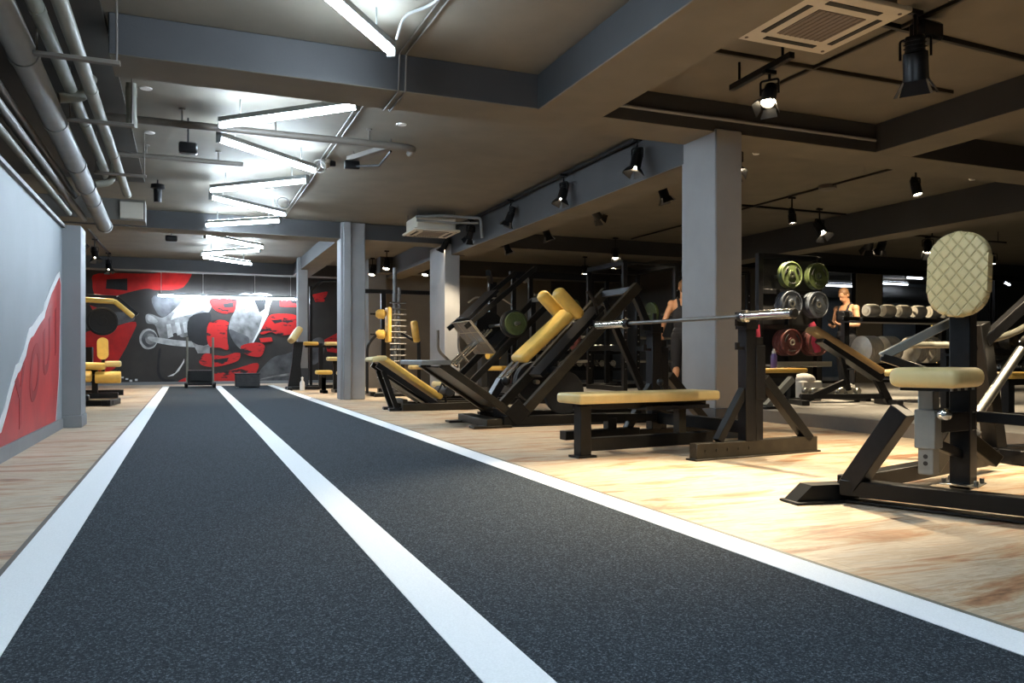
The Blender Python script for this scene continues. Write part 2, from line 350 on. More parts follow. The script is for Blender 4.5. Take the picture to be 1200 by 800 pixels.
def dup(root, loc, rz=None, label=None, group=None):
    r = root.copy(); COL.objects.link(r); r.location = loc
    if rz is not None: r.rotation_euler = (0, 0, R(rz))
    if label: r['label'] = label
    if group: r['group'] = group
    def rec(src, dst):
        for ch in list(src.children):
            c = ch.copy(); COL.objects.link(c); c.parent = dst
            rec(ch, c)
    rec(root, r)
    return r
MURAL = [('red',[(-2.17,2.5),(-2.04,2.75),(-0.8,2.8),(0.07,3.01),(-0.11,2.48),(-0.71,2.38),(-1.0,2.41),(-1.57,2.24),(-1.86,2.13),(-2.1,2.18)]),('black',[(-1.86,2.61),(-1.4,2.65),(-1.4,2.35),(-1.88,2.38)]),('red',[(-2.23,1.97),(-1.99,1.87),(-2.1,1.72)]),('red',[(-2.41,1.22),(-1.76,1.42),(-1.21,1.57),(-1.35,1.12),(-1.57,0.66),(-1.76,0.36),(-2.41,0.37)]),('smoke',[(-2.32,1.39),(-2.17,1.66),(-1.86,1.79),(-1.38,1.8),(-1.25,1.61),(-1.76,1.46)]),('smoke',[(-0.8,2.24),(0.03,2.31),(-0.31,1.95),(-0.57,1.71),(-0.76,1.86)]),('grey',[(-0.98,1.75),(-0.84,1.77),(-0.61,1.69),(-0.41,1.82),(-0.21,2.04),(0.03,2.29),(0.54,2.3),(0.54,1.93),(0.36,1.75),(0.11,1.59),(0.03,1.27),(-0.15,1.2),(-0.31,1.31),(-0.51,1.13),(-0.61,1.07),(-0.69,1.26),(-0.78,1.51),(-0.96,1.55)]),('pale',[(-0.11,2.13),(0.11,2.27),(0.54,2.26),(0.52,2.02),(0.31,1.88),(0.07,1.79),(-0.25,1.7),(-0.41,1.65)]),('pale',[(-0.51,1.52),(-0.41,1.54),(-0.35,1.22),(-0.47,1.17)]),('pale',[(-0.31,1.57),(-0.21,1.59),(-0.15,1.29),(-0.25,1.24)]),('pale',[(-0.13,1.57),(-0.05,1.59),(0.01,1.33),(-0.09,1.31)]),('pale',[(-0.94,1.73),(-0.84,1.73),(-0.71,1.6),(-0.78,1.56),(-0.92,1.6)]),('pale',[(-0.71,1.15),(-0.72,1.07),(-0.75,1.0),(-0.79,0.94),(-0.85,0.91),(-0.92,0.89),(-0.99,0.9),(-1.05,0.94),(-1.09,1.0),(-1.12,1.07),(-1.13,1.15),(-1.12,1.23),(-1.09,1.3),(-1.05,1.36),(-0.99,1.39),(-0.92,1.41),(-0.85,1.39),(-0.79,1.36),(-0.75,1.3),(-0.72,1.23)]),('smoke',[(-0.72,1.15),(-0.73,1.08),(-0.76,1.02),(-0.8,0.98),(-0.85,0.95),(-0.9,0.94),(-0.96,0.95),(-1.0,0.98),(-1.04,1.02),(-1.07,1.08),(-1.08,1.15),(-1.07,1.21),(-1.04,1.27),(-1.0,1.32),(-0.95,1.35),(-0.9,1.36),(-0.85,1.35),(-0.8,1.32),(-0.76,1.28),(-0.73,1.22)]),('grey',[(-0.76,1.15),(-0.77,1.11),(-0.79,1.07),(-0.81,1.04),(-0.85,1.02),(-0.88,1.01),(-0.92,1.02),(-0.95,1.04),(-0.98,1.07),(-0.99,1.11),(-1.0,1.15),(-0.99,1.19),(-0.98,1.23),(-0.95,1.26),(-0.92,1.28),(-0.88,1.29),(-0.85,1.28),(-0.81,1.26),(-0.79,1.23),(-0.77,1.19)]),('pale',[(-0.9,1.21),(-0.31,1.13),(0.52,1.05),(0.52,0.94),(-0.31,0.98),(-0.84,1.09)]),('grey',[(0.11,1.05),(0.52,0.99),(0.52,0.79),(0.23,0.79)]),('black',[(-0.69,0.87),(-0.63,0.89),(-0.67,0.55),(-0.65,0.27),(-0.53,0.14),(-0.31,0.12),(-0.41,0.05),(-0.61,0.1),(-0.72,0.27),(-0.72,0.55)]),('white',[(-0.49,0.2),(-0.31,0.29),(-0.15,0.53),(-0.09,0.66),(-0.09,0.57),(-0.21,0.35),(-0.35,0.22)]),('white',[(-1.54,0.21),(-1.48,0.21),(-1.48,0.17),(-1.54,0.17)]),('white',[(-1.44,0.17),(-1.38,0.17),(-1.38,0.13),(-1.44,0.13)]),('white',[(-1.35,0.13),(-1.29,0.13),(-1.29,0.08),(-1.35,0.08)]),('white',[(-1.23,0.15),(-1.17,0.15),(-1.17,0.1),(-1.23,0.1)]),('black',[(0.03,1.7),(0.5,1.84),(0.54,1.54),(0.46,1.01),(0.03,1.14)]),('camo',[(0.54,2.19),(1.14,2.21),(1.1,1.88),(0.85,1.83),(0.6,1.95)]),('black',[(0.83,2.07),(1.08,2.12),(1.1,1.99),(0.87,1.98)]),('camo',[(0.5,1.58),(0.98,1.59),(0.98,0.92),(0.77,0.94),(0.48,1.01)]),('black',[(0.98,1.59),(1.44,1.73),(1.65,1.1),(1.23,0.79),(0.98,0.92)]),('grey',[(1.23,2.33),(1.57,2.34),(1.82,1.96),(1.95,1.87),(1.76,1.44),(1.57,1.06),(1.4,0.83),(1.12,1.06),(0.98,1.41),(1.02,1.68),(1.14,1.94)]),('pale',[(1.48,2.33),(2.04,2.35),(2.0,2.01),(1.93,1.74),(1.78,1.78),(1.61,1.96),(1.4,1.86)]),('black',[(1.61,2.18),(1.91,2.23),(1.87,1.96),(1.74,1.87)]),('smoke',[(0.98,1.41),(1.23,1.32),(1.48,1.19),(1.4,0.92),(1.14,1.03)]),('white',[(1.82,1.76),(1.93,1.9),(1.97,1.83),(1.78,1.42),(1.59,1.06),(1.52,1.01),(1.72,1.42)]),('camo',[(1.76,1.37),(1.91,1.65),(2.08,1.83),(2.72,1.8),(2.72,1.39),(2.3,1.27),(2.04,1.36),(1.82,1.29)]),('black',[(2.04,1.67),(2.3,1.7),(2.32,1.63),(2.13,1.58)]),('camo',[(2.26,2.24),(2.72,2.3),(2.72,2.03),(2.26,2.04)]),('camo',[(1.29,0.99),(1.65,1.08),(1.87,0.99),(1.78,0.72),(1.54,0.72),(1.33,0.81)]),('camo',[(0.27,0.63),(0.44,0.79),(0.85,0.72),(1.23,0.83),(1.21,0.61),(0.85,0.48),(0.56,0.44),(0.31,0.5)]),('black',[(0.6,0.63),(0.98,0.68),(0.93,0.57),(0.64,0.55)]),('camo',[(-0.01,0.37),(0.56,0.28),(1.02,0.35),(1.69,0.54),(1.61,0.21),(1.33,0.08),(-0.17,0.05),(0.03,0.22)]),('camo',[(1.74,1.19),(2.04,1.22),(2.08,1.11),(1.78,1.08)]),('smoke',[(1.65,0.16),(2.04,0.65),(2.41,0.77),(2.79,0.84),(2.79,0.06),(1.87,0.05)]),('grey',[(1.69,0.09),(2.08,0.2),(2.74,0.29),(2.74,0.24),(2.13,0.16)]),('camo',[(3.1,2.38),(3.53,2.49),(3.42,2.2),(3.19,2.18)]),('camo',[(3.42,1.16),(3.86,1.4),(3.88,0.79),(3.51,0.84)]),('smoke',[(3.08,1.11),(3.37,1.21),(3.42,0.84),(3.24,0.54),(3.08,0.54)])]
# ------------------------------------------------------------------ the room
def boxes(name, lst, m, bev=0.):
    mb = MB()
    for x0, x1, y0, y1, z0, z1 in lst:
        mb.box(((x0+x1)/2, (y0+y1)/2, (z0+z1)/2), (x1-x0, y1-y0, z1-z0), bev=bev)
    return struct(name, mb, m)
boxes('floor', [(-4.1, 24, -4.1, 22, -.1, 0)], floor_mat)
TX0, TX1 = -.545, 1.93
boxes('turf_track', [(TX0+.14, .58, -3.9, 20.1, -.02, .010), (.72, TX1-.14, -3.9, 20.1, -.02, .010)], turf)
for x0, x1 in ((TX0, TX0+.145), (.578, .722), (TX1-.145, TX1)):
    boxes('lane_line', [(x0, x1, -3.9, 20.1, -.02, .012)], white_line)
boxes('trim_1', [(TX0-.018, TX0, -3.9, 20.1, -.02, .013)], pipe_dark)
boxes('trim_2', [(TX1, TX1+.018, -3.9, 20.1, -.02, .013)], pipe_olive)
# raised platform on the right
boxes('floor_platform', [(5.78, 23.9, -4, 17.6, 0, .13)], platform_paint)
boxes('trim_3', [(5.75, 5.78, -4, 17.6, 0, .125)], platform_side)
# shell
boxes('wall_left', [(-1.27, -1.15, -4, 8.9, 0, 1.97)], wall_grey)
boxes('wall_left_recess', [(-2.1, -2.0, -4, 9.1, 0, 2.9), (-4.1, -2.0, 9.0, 9.1, 0, 2.9), (-4.1, -4.0, 9.1, 22, 0, 2.9)], wall_dark)
boxes('trim_4', [(-2.0, -1.12, -4, 8.9, 1.97, 2.0)], pipe_dark)
boxes('pier', [(-1.27, -.985, 8.9, 9.3, .12, 2.0)], trim_grey, .004)
boxes('trim_5', [(-1.275, -.975, 8.89, 9.31, 0, .12)], trim_grey, .004)
boxes('baseboard_left', [(-1.15, -1.135, -4, 8.9, 0, .10)], trim_grey)
boxes('wall_back', [(-4.1, 3.9, 21.9, 22, 0, 2.9)], m_base)
boxes('baseboard_back', [(-4, 3.8, 21.80, 21.9, 0, .07)], trim_grey)
boxes('wall_brown', [(3.8, 8.4, 18, 18.1, 0, 2.9), (3.8, 3.9, 18.1, 22, 0, 2.9)], wall_brown)
boxes('wall_dark', [(8.4, 10, 18, 18.1, 0, 2.9), (9.9, 10, 13.4, 18, 0, 2.9), (10, 12.55, 13.3, 13.4, 0, 2.9)], wall_dark)
boxes('wall_right', [(23.9, 24, -4, 22, 0, 2.9)], wall_brown)
boxes('wall_front', [(-4.1, 24, -4.1, -4, 0, 2.9)], wall_brown)
boxes('wall_far_room', [(10, 23.9, 17.6, 17.7, 0, 2.9)], wall_grey)
boxes('ceiling', [(-4.1, 24, -4.1, 22, 2.9, 3.0)], concrete)
# ceiling beams
boxes('ceiling_dark_strip', [(-2, -.50, -4, 10.9, 2.87, 2.9)], wall_dark)  # dark panel just under the ceiling above the left pipes
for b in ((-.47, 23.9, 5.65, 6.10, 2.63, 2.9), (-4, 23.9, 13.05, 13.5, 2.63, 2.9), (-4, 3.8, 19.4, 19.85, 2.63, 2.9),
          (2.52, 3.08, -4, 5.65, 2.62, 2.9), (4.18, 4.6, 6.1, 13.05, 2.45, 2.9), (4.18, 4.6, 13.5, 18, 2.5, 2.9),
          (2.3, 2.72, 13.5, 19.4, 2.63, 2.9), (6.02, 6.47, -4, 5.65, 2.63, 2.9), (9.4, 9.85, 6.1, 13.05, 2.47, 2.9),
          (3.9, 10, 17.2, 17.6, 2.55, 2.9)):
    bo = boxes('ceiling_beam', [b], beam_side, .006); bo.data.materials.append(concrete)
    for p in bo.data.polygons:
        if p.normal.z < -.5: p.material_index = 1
def column(x0, x1, y0, y1, z1, base=None):
    boxes('column', [(x0, x1, y0, y1, .0, z1)], column_paint, .012)
    if base: boxes('column_plinth', [(x0-.01, x1+.01, y0-.01, y1+.01, 0, base)], plinth_dark, .006)
column(4.18, 4.46, 5.63, 6.14, 2.66, .26)
column(4.06, 4.34, 13.0, 13.9, 2.64)
column(2.24, 2.46, 18.0, 18.25, 2.9, .45)
# column beside the track: a core with a slimmer pilaster on its near face
mb = MB(); mb.box((2.50, 13.19, 1.45), (.40, .36, 2.9), bev=.012); mb.mi = 0
mb.box((2.40, 12.99, 1.45), (.12, .08, 2.9), bev=.01)
struct('column', mb, column_paint)
boxes('wall_pilaster', [(3.75, 4.15, 17.7, 18, 0, 2.9)], beam_paint)
# glazed partition at the back right
for i, (x0, x1) in enumerate(((12.6, 13.6), (14.35, 16.05), (16.15, 17.9), (18.0, 20.4))):
    w_ = boxes('window_%d' % (i+1), [(x0, x1, 13.335, 13.345, .16, 2.58)], glass)
    fr = MB()
    for xa, xb, za, zb in ((x0, x1, .13, .18), (x0, x1, 2.55, 2.63), (x0, x0+.05, .13, 2.6), (x1-.05, x1, .13, 2.6)):
        fr.box(((xa+xb)/2, 13.34, (za+zb)/2), (xb-xa, .06, zb-za))
    struct('window_frame', fr, dark_metal, w_)
boxes('partition_post', [(13.6, 14.35, 13.28, 13.4, .13, 2.63)], wall_brown, .01)
boxes('trim_6', [(10, 23.9, 13.0, 13.05, 2.5, 2.63)], dark_metal)

# ------------------------------------------------------------------ paint on the walls
def organic(q, n=4):
    out = []; m_ = len(q)
    for a in range(m_):
        p0, p1, p2, p3 = q[a-1], q[a], q[(a+1) % m_], q[(a+2) % m_]
        for k in range(n):
            u = k/n
            out.append(tuple(.5*(2*p1[c]+(p2[c]-p0[c])*u+(2*p0[c]-5*p1[c]+4*p2[c]-p3[c])*u*u+(3*p1[c]-p0[c]-3*p2[c]+p3[c])*u**3) for c in (0, 1)))
    return out
mb = MB(); mb.mi = 6; mb.box((.65, 21.898, 1.45), (6.4, .004, 2.76)); MK = ['red', 'black', 'grey', 'pale', 'smoke', 'white', 'base', 'camo']
for i, (k, q) in enumerate(MURAL):
    mb.mi = MK.index(k)
    if k not in ('white',) and len(q) > 4 and i != 1: q = organic(q)
    mb.prism([(x, z) for x, z in q], (0, 21.9, 0), (1, 0, 0), (0, 0, 1), .006+.0006*i)
o = link('mural', mb, [m_red, m_black, m_grey, m_pale, m_smoke, m_white, m_base, m_camo], smooth=20)
tag(recenter(o, (.5, 21.9, 0)), 'red and black wall mural with a grey fist gripping a weight bar', 'mural')

RED = [(8.70, 1.47), (9.0, 1.43), (8.93, 1.25), (8.87, .52), (8.52, .11), (4.9, .11), (6.02, .17), (6.23, .24), (6.54, .49), (6.80, .60), (7.02, .73), (7.12, .82), (7.31, .87), (7.62, .98), (7.87, 1.05), (8.05, 1.18), (8.24, 1.28), (8.50, 1.40)]
RED = [(min(y, 8.5), z) for y, z in RED]
def grow(pts, d):
    c = (sum(p[0] for p in pts)/len(pts), sum(p[1] for p in pts)/len(pts)); out = []
    rnd = random.Random(3)
    for k, p in enumerate(pts):
        v = V((p[0]-c[0], p[1]-c[1])).normalized()
        out.append((p[0]+v.x*d*(1+rnd.random()*.6), max(.105, p[1]+v.y*d*(1+rnd.random()*.6))))
    return out
REDP = [(5.2, .105), (8.46, .105), (8.66, .55), (8.72, 1.0), (8.77, 1.40), (8.70, 1.46), (8.60, 1.42), (8.24, 1.27), (8.05, 1.16), (7.92, 1.09), (7.87, 1.04), (7.62, .97), (7.34, .87), (7.22, .85), (7.12, .80), (7.02, .71), (6.80, .60), (6.70, .58), (6.54, .48), (6.30, .30), (6.15, .20), (5.85, .17)]
WHT = [(5.05, .104), (8.50, .104), (8.71, .55), (8.77, 1.0), (8.82, 1.42), (8.73, 1.52), (8.58, 1.48), (8.20, 1.32), (8.00, 1.22), (7.88, 1.17), (7.82, 1.10), (7.56, 1.03), (7.30, .95), (7.16, .92), (7.06, .85), (6.95, .76), (6.76, .66), (6.64, .64), (6.48, .53), (6.22, .34), (6.05, .25), (5.75, .21)]
t = thing('torn_poster', 'red torn edged poster with dark letters on the grey left wall', 'poster', (-1.15, 7.4, .1))
mb = MB(); mb.prism(WHT, (-1.15, 0, 0), (0, 1, 0), (0, 0, 1), .004); o = link('torn_paper_border', mb, g_white, t, smooth=20); o['label'] = 'white torn paper border'
mb = MB(); mb.prism(REDP, (-1.15, 0, 0), (0, 1, 0), (0, 0, 1), .007); o = link('red_sheet', mb, g_red, t, smooth=20)
def glyphs(txt, size):
    cu = bpy.data.curves.new('lettering', 'FONT'); cu.body = txt; cu.size = size; cu.extrude = .001; cu.offset = .012; cu.align_x = 'CENTER'
    ob = bpy.data.objects.new('lettering', cu); COL.objects.link(ob)
    dg = bpy.context.evaluated_depsgraph_get(); me = bpy.data.meshes.new_from_object(ob.evaluated_get(dg))
    bpy.data.objects.remove(ob); bm = bmesh.new(); bm.from_mesh(me); bpy.data.meshes.remove(me)
    mb = MB(); mb.bm.free(); mb.bm = bm; return mb
for ch, y, z in (('Y', 6.76, .20), ('O', 7.36, .38), ('U', 7.94, .58), ('I', 8.44, .74)):
    mb = glyphs(ch, .58)
    mb.bm.transform(Matrix.Translation((-1.141, y, z)) @ Matrix(((0, 0, 1, 0), (1, 0, 0, 0), (.42, 1, 0, 0), (0, 0, 0, 1))))
    o = link('letter', mb, g_dark, t, smooth=20); o['label'] = 'dark red capital letter ' + ch

# ------------------------------------------------------------------ pipes and ducts by the left wall
def pipe(name, pts, r, m, label, cat='pipe', fillet=.08, group=None, collars=(), parts=()):
    t = thing(name, label, cat, pts[0], group=group)
    link('pipe_run', MB().tube(pts, r, 14, fillet), m, t)
    for c in collars:
        a = V(pts[0]); b = V(pts[-1]); d = (b-a).normalized(); q = a+(b-a)*c
        link('pipe_collar', MB().cyl(q-d*.035, q+d*.035, r*1.09, seg=18), m, t)
    return t
pipe('drain_pipe', [(-.93, 1.0, 2.78), (-.945, 10.9, 2.30)], .082, pipe_grey, 'thickest pale grey drain pipe sloping along above the left wall', collars=(.34, .47, .6, .72, .8, .86, .995))
pipe('ceiling_pipe', [(-.60, .5, 2.56), (-.64, 10.0, 2.54)], .042, pipe_olive, 'slim olive pipe farthest from the left wall among the overhead pipes', collars=(.4, .6, .8, .995))
pipe('ceiling_pipe', [(-.76, .5, 2.66), (-.80, 9.7, 2.62)], .042, pipe_olive, 'slim pipe close under the ceiling just behind the thick drain pipe', collars=(.5, .75))
pipe('wall_conduit', [(-1.10, 0, 2.15), (-1.10, 9.0, 2.13)], .026, pipe_olive, 'lowest thin conduit running just over the top of the left wall')
pipe('wall_conduit', [(-1.12, 0, 2.32), (-1.12, 10.4, 2.30)], .035, pipe_dark, 'second conduit up above the left wall, below the thick drain pipe')
pipe('wall_conduit', [(-1.12, 0, 2.45), (-1.12, 9.6, 2.42)], .028, pipe_dark, 'third conduit up above the left wall, level with the thick drain pipe')
pipe('branch_pipe', [(-.86, 6.5, 2.56), (-.70, 6.55, 2.60), (-.69, 6.6, 2.74), (-.69, 6.9, 2.84)], .04, pipe_olive, 'nearer bent branch pipe curving off the thick drain pipe', fillet=.14)
pipe('branch_pipe', [(-.86, 8.9, 2.42), (-.72, 8.95, 2.46), (-.70, 9.0, 2.62), (-.70, 9.3, 2.80)], .035, pipe_olive, 'farther bent branch pipe curving off the thick drain pipe', fillet=.14)
pipe('drop_pipe', [(-.42, 7.0, 2.88), (-.42, 7.05, 2.54)], .04, pipe_olive, 'short upright pipe stub hanging beside the overhead pipes', collars=(.2, .9))
for y, lab in ((5.35, 'nearer steel channel bracket carrying the overhead pipes'), (6.75, 'middle steel channel bracket carrying the overhead pipes'), (8.6, 'farther steel channel bracket carrying the overhead pipes')):
    t = thing('pipe_bracket', lab, 'bracket', (-.9, y, 2.68), group='steel brackets under the overhead pipes')
    link('channel', MB().box((-.61, y, 2.475), (.46, .045, .025), bev=.003), pipe_dark, t)
    for x in (-.82, -.40): link('hanger_rod', MB().cyl((x, y, 2.475), (x, y, 2.9), .007, seg=8), pipe_dark, t)
boxes('trim_7', [(-2.0, -.5, 10.95, 11.35, 2.40, 2.66)], beam_paint)
boxes('duct_board', [(-.78, -.52, 10.9, 11.3, 2.42, 2.62)], ac_white)
# pipes across the ceiling over the zigzag lamps
def cross_pipe(y, x0, x1, z, r, lab, hangs, elbow=None):
    t = thing('cross_pipe', lab, 'pipe', (x0, y, z))
    pts = [(x0, y, z), (x1, y, z)] + ([(x1+.12, y+.03, z), (x1+.13, y+.22, z)] if elbow else [])
    link('pipe_run', MB().tube(pts, r, 12, .06), pipe_dark, t)
    for x in hangs:
        link('pipe_hanger', MB().cyl((x, y, z), (x, y, 2.9), .007, seg=8).cyl((x, y, 2.885), (x, y, 2.9), .03, seg=12), pipe_dark, t)
cross_pipe(7.62, -.75, 1.95, 2.76, .034, 'brown pipe crossing the ceiling over the nearest zigzag lamps', (-.05, .75, 1.62), True)
cross_pipe(9.05, -.75, .55, 2.78, .026, 'thinner brown pipe crossing the ceiling beyond the first pipe', (-.4, .3))
cross_pipe(14.6, -3.2, 1.4, 2.83, .03, 'far brown pipe crossing below the ceiling past the second beam', (-1.4, .2))
# cable runs along the right ends of the zigzag lamps
for k, (x, lab) in enumerate(((1.36, 'left cable of the pair clipped along the ceiling by the zigzag lamps'), (1.41, 'right cable of the pair clipped along the ceiling by the zigzag lamps'))):
    solo('ceiling_cable', MB().tube([(x+.12, 2.2, 2.89), (x+.05, 5.60, 2.885), (x+.05, 5.63, 2.62), (x+.05, 6.11, 2.615), (x, 6.14, 2.88), (x, 13.0, 2.89)], .007, 8, .03), pipe_dark, lab, 'cable', (x, 6, 2.62), 'ceiling cables by the zigzag lamps')
solo('ceiling_cable', MB().tube([(1.24, 5.0, 2.74), (1.26, 4.9, 2.86), (1.40, 4.75, 2.88), (1.46, 4.2, 2.89), (1.48, 3.0, 2.89)], .010, 8, .12), pipe_grey, 'bent cable looping from the nearest LED tube to the ceiling', 'cable', (1.24, 5.0, 2.74))

# ------------------------------------------------------------------ LED tubes in a zigzag
def led_tube(a, b, lab, hang=True, m=led, group='zigzag LED tubes over the track', wid=.062):
    a, b = V(a), V(b); d = (b-a).normalized()
    t = thing('led_tube', lab, 'LED lamp', (a+b)/2, group=group)
    link('housing', MB().bar(a+V((0, 0, .045)), b+V((0, 0, .045)), wid, .045), grey_metal, t)
    link('diffuser', MB().bar(a+d*.01, b-d*.01, wid*.9, .042, bev=.016), m, t)
    for q, e in ((a, -1), (b, 1)): link('end_cap', MB().bar(q+V((0, 0, .02)), q+V((0, 0, .02))+d*.012*e, wid*1.04, .10), grey_metal, t)
    if hang:
        link('up_diffuser', MB().bar(a+d*.02+V((0, 0, .068)), b-d*.02+V((0, 0, .068)), wid*.5, .006), led_up if m is led else m, t)
        for k in (.15, .85):
            q = a+(b-a)*k; link('hanger_rod', MB().cyl(q+V((0, 0, .06)), (q.x, q.y, 2.9), .006, seg=8), grey_metal, t)
    return t
ordn = ['nearest', 'second', 'third', 'fourth', 'fifth', 'sixth', 'seventh', 'eighth', 'farthest']
XR, XL, ZL = 1.25, .265, 2.70
ends = [((.35, 4.0), (1.23, 5.12)), ((XL, 7.30), (XR, 6.34)), ((XL, 7.78), (XR, 8.70)), ((XL, 10.2), (XR, 9.23)), ((XL, 10.65), (XR, 11.56)), ((XL, 12.92), (XR, 12.1)), ((XL, 14.15), (XR, 15.15)), ((XL, 16.6), (XR, 15.6)), ((XL, 17.08), (XR, 18.0))]
for k, ((x0, y0), (x1, y1)) in enumerate(ends):
    led_tube((x0, y0, ZL), (x1, y1, ZL), '%s of the white LED tubes zigzagging above the black track' % ordn[k] if k else 'nearest white LED tube above the track, cut by the top of the picture')
# unseen tubes added behind the camera to brighten the near floor
for k, (a, b) in enumerate((((XL, 1.2), (XR, 2.2)), ((XL, .8), (XR, -.2)))):
    led_tube((*a, ZL), (*b, ZL), 'added unseen LED tube giving fill light behind the viewer, %s one' % ('nearer', 'farther')[k])
t = led_tube((-.70, 21.55, 2.22), (2.70, 21.55, 2.22), 'long straight LED tube hanging before the red and black mural', False, group='x', wid=.06); del t['group']
for x in (-.62, .35, 1.6, 2.5): link('suspension_wire', MB().cyl((x, 21.55, 2.26), (x, 21.55, 2.9), .006, seg=8), white_plastic, t)
# LED tubes in the room behind the glass
for a, b, z, lab in (((14.75, 15.5), (15.85, 15.5), 2.50, 'leftmost LED strip seen through the glass behind the man'), ((16.45, 14.5), (17.0, 14.5), 2.66, 'LED strip seen through the glass above the dumbbell rack'),
                     ((19.4, 14.1), (20.3, 14.6), 2.62, 'slanted LED strip seen through the glass right of the padded backrest'), ((17.9, 16.6), (18.9, 16.6), 2.75, 'farthest LED strip seen through the glass beside the tall backrest')):
    led_tube((*a, z), (*b, z), lab, True, led_far, 'LED strips behind the glass')
# ------------------------------------------------------------------ track lights
def rail(a, b, lab, m=dark_metal, s=.035, group='ceiling light rails'):
    return solo('light_rail', MB().bar(a, b, s, s, bev=.003), m, lab, 'rail', a, group)
def spot(top, drop, aim, lab, barn=True, power=150, size=R(62), L=.22, r=.055, lens=None, group='track spotlights', warm=(1., .82, .56), blend=.6):
    top = V(top); C = top-V((0, 0, drop)); ax = (V(aim)-C).normalized()
    t = thing('spotlight', lab, 'spotlight', top, group=group)
    link('adapter', MB().box(top-V((0, 0, .012)), (.10, .04, .03), bev=.004), black_metal, t)
    side = ax.cross(Z); side = side.normalized() if side.length > .05 else V((1, 0, 0))
    yk = MB(); yk.cyl(top, C+V((0, 0, r+.055)), .011, seg=10)
    yk.tube([C+side*(r+.012), C+side*(r+.012)+V((0, 0, r+.05)), C-side*(r+.012)+V((0, 0, r+.05)), C-side*(r+.012)], .008, 8, .02)
    link('yoke', yk, black_metal, t)
    h = MB().lathe(C, ax, [(-L*.5, 0), (-L*.5, r*.7), (-L*.46, r*.78), (-L*.15, r*.80), (-L*.12, r*.98), (L*.46, r), (L*.5, r*1.05), (L*.5, r*.9), (L*.40, r*.82), (L*.40, 0)], 20)
    for k in range(3): h.lathe(C, ax, [(-L*.42+k*L*.09, r*.78), (-L*.42+k*L*.09, r*.92), (-L*.39+k*L*.09, r*.92), (-L*.39+k*L*.09, r*.78)], 20)
    link('housing', h, black_metal, t)
    link('lens', MB().lathe(C, ax, [(L*.415, 0), (L*.43, r*.5), (L*.42, r*.8)], 20), lens or lamp_warm, t)
    if barn:
        F = frame(ax, Z)
        for k in range(4):
            ang = k*math.pi/2+math.pi/4*0
            u = F.col[1]*math.cos(ang)+F.col[2]*math.sin(ang); w_ = ax.cross(u)
            dirn = (ax+u*.55).normalized()
            o = C+ax*L*.5+u*r*.95
            pts = [(-r*.8, 0), (r*.8, 0), (r*1.15, r*1.35), (-r*1.15, r*1.35)]
            link('barn_door', MB().prism(pts, o, w_, dirn, .003), black_metal, t)
    if power:
        ld = bpy.data.lights.new('spot_beam', 'SPOT'); ld.energy = power*1.55; ld.color = warm; ld.spot_size = size; ld.spot_blend = blend; ld.shadow_soft_size = .045
        lo = bpy.data.objects.new('spot_beam', ld); COL.objects.link(lo); lo.parent = t
        p = C+ax*(L*.5+(r*1.25 if barn else .012))-top
        lo.matrix_local = Matrix.Translation(p) @ ax.to_track_quat('-Z', 'Y').to_matrix().to_4x4()
    return t
CZ = 2.9
rail((4.12, 6.15, 2.86), (4.12, 13.0, 2.86), 'long dark rail along the left face of the main beam')
rail((4.95, 6.4, 2.88), (4.95, 13.0, 2.88), 'dark rail on the ceiling hidden behind the main beam')
for y, aim, p, lab in ((6.75, (3.2, 6.4, 0), 150, 'nearest'), (8.4, (3.3, 8.2, 0), 130, 'second'), (10.05, (3.2, 10.6, 0), 150, 'third'), (11.7, (3.9, 13.0, .9), 190, 'fourth'), (13.0, (3.0, 13.6, 0), 130, 'fifth')):
    spot((4.08, y, 2.845), .20, aim, '%s black spotlight from the column on the rail along the main beam' % lab, True, p)
for y, aim, lab in ((7.65, (5.8, 7.3, 0), 'nearest'), (9.25, (7.3, 10.6, 1.2), 'second'), (10.8, (5.8, 10.5, 0), 'third'), (12.4, (5.8, 12.1, 0), 'fourth')):
    spot((4.95, y, 2.86), .26, aim, '%s black spotlight from the column on the right of the main beam' % lab, True, 110)
# bay in front of beam one
rail((3.2, 4.7, 2.885), (5.85, 4.7, 2.885), 'rail crossing the ceiling before the square pillar', olive_metal, .03)
rail((4.38, -1, 2.885), (4.38, 5.3, 2.885), 'rail running lengthwise past the near ceiling cassette', olive_metal, .026)
rail((3.78, 4.25, 2.74), (3.82, 4.95, 2.74), 'short black rail piece carrying the glaring spotlight', black_metal, .045)
solo('rail_mount', MB().cyl((3.785, 4.35, 2.75), (3.785, 4.35, 2.9), .01).cyl((3.815, 4.85, 2.75), (3.815, 4.85, 2.9), .01), black_metal, 'pair of thin rods holding the short black rail piece', 'mount', (3.8, 4.6, 2.9))
solo('beam_conduit', MB().tube([(3.1, 5.632, 2.74), (4.1, 5.632, 2.74), (4.16, 5.615, 2.735), (4.48, 5.615, 2.735), (4.54, 5.632, 2.74), (6.0, 5.632, 2.74)], .014, 10, .03), column_paint, 'pale conduit along the face of the first beam over the square pillar', 'conduit', (3.1, 5.632, 2.74))
rail((4.2, 3.9, 2.885), (6.0, 3.98, 2.885), 'rail crossing the ceiling right of the near cassette', dark_metal, .034)
spot((3.80, 4.5, 2.72), .17, (2.40, 3.62, .0), 'glaring spotlight on the short rail beside the square pillar', True, 640, R(58), .17, .052, blend=.9)
spot((4.22, 3.65, 2.87), .30, (4.85, 4.1, 0), 'biggest black spotlight, tilted left with barn doors, near the cassette', True, 260, R(62), .27, .075, lens=lamp_warm)
solo('track_driver', MB().box((4.42, 3.74, 2.80), (.2, .12, .12), bev=.02).tube([(4.3, 3.7, 2.82), (4.26, 3.68, 2.86), (4.22, 3.66, 2.84)], .008, 8), black_metal, 'black driver box at the ceiling beside the biggest spotlight', 'driver box', (4.42, 3.74, 2.9))
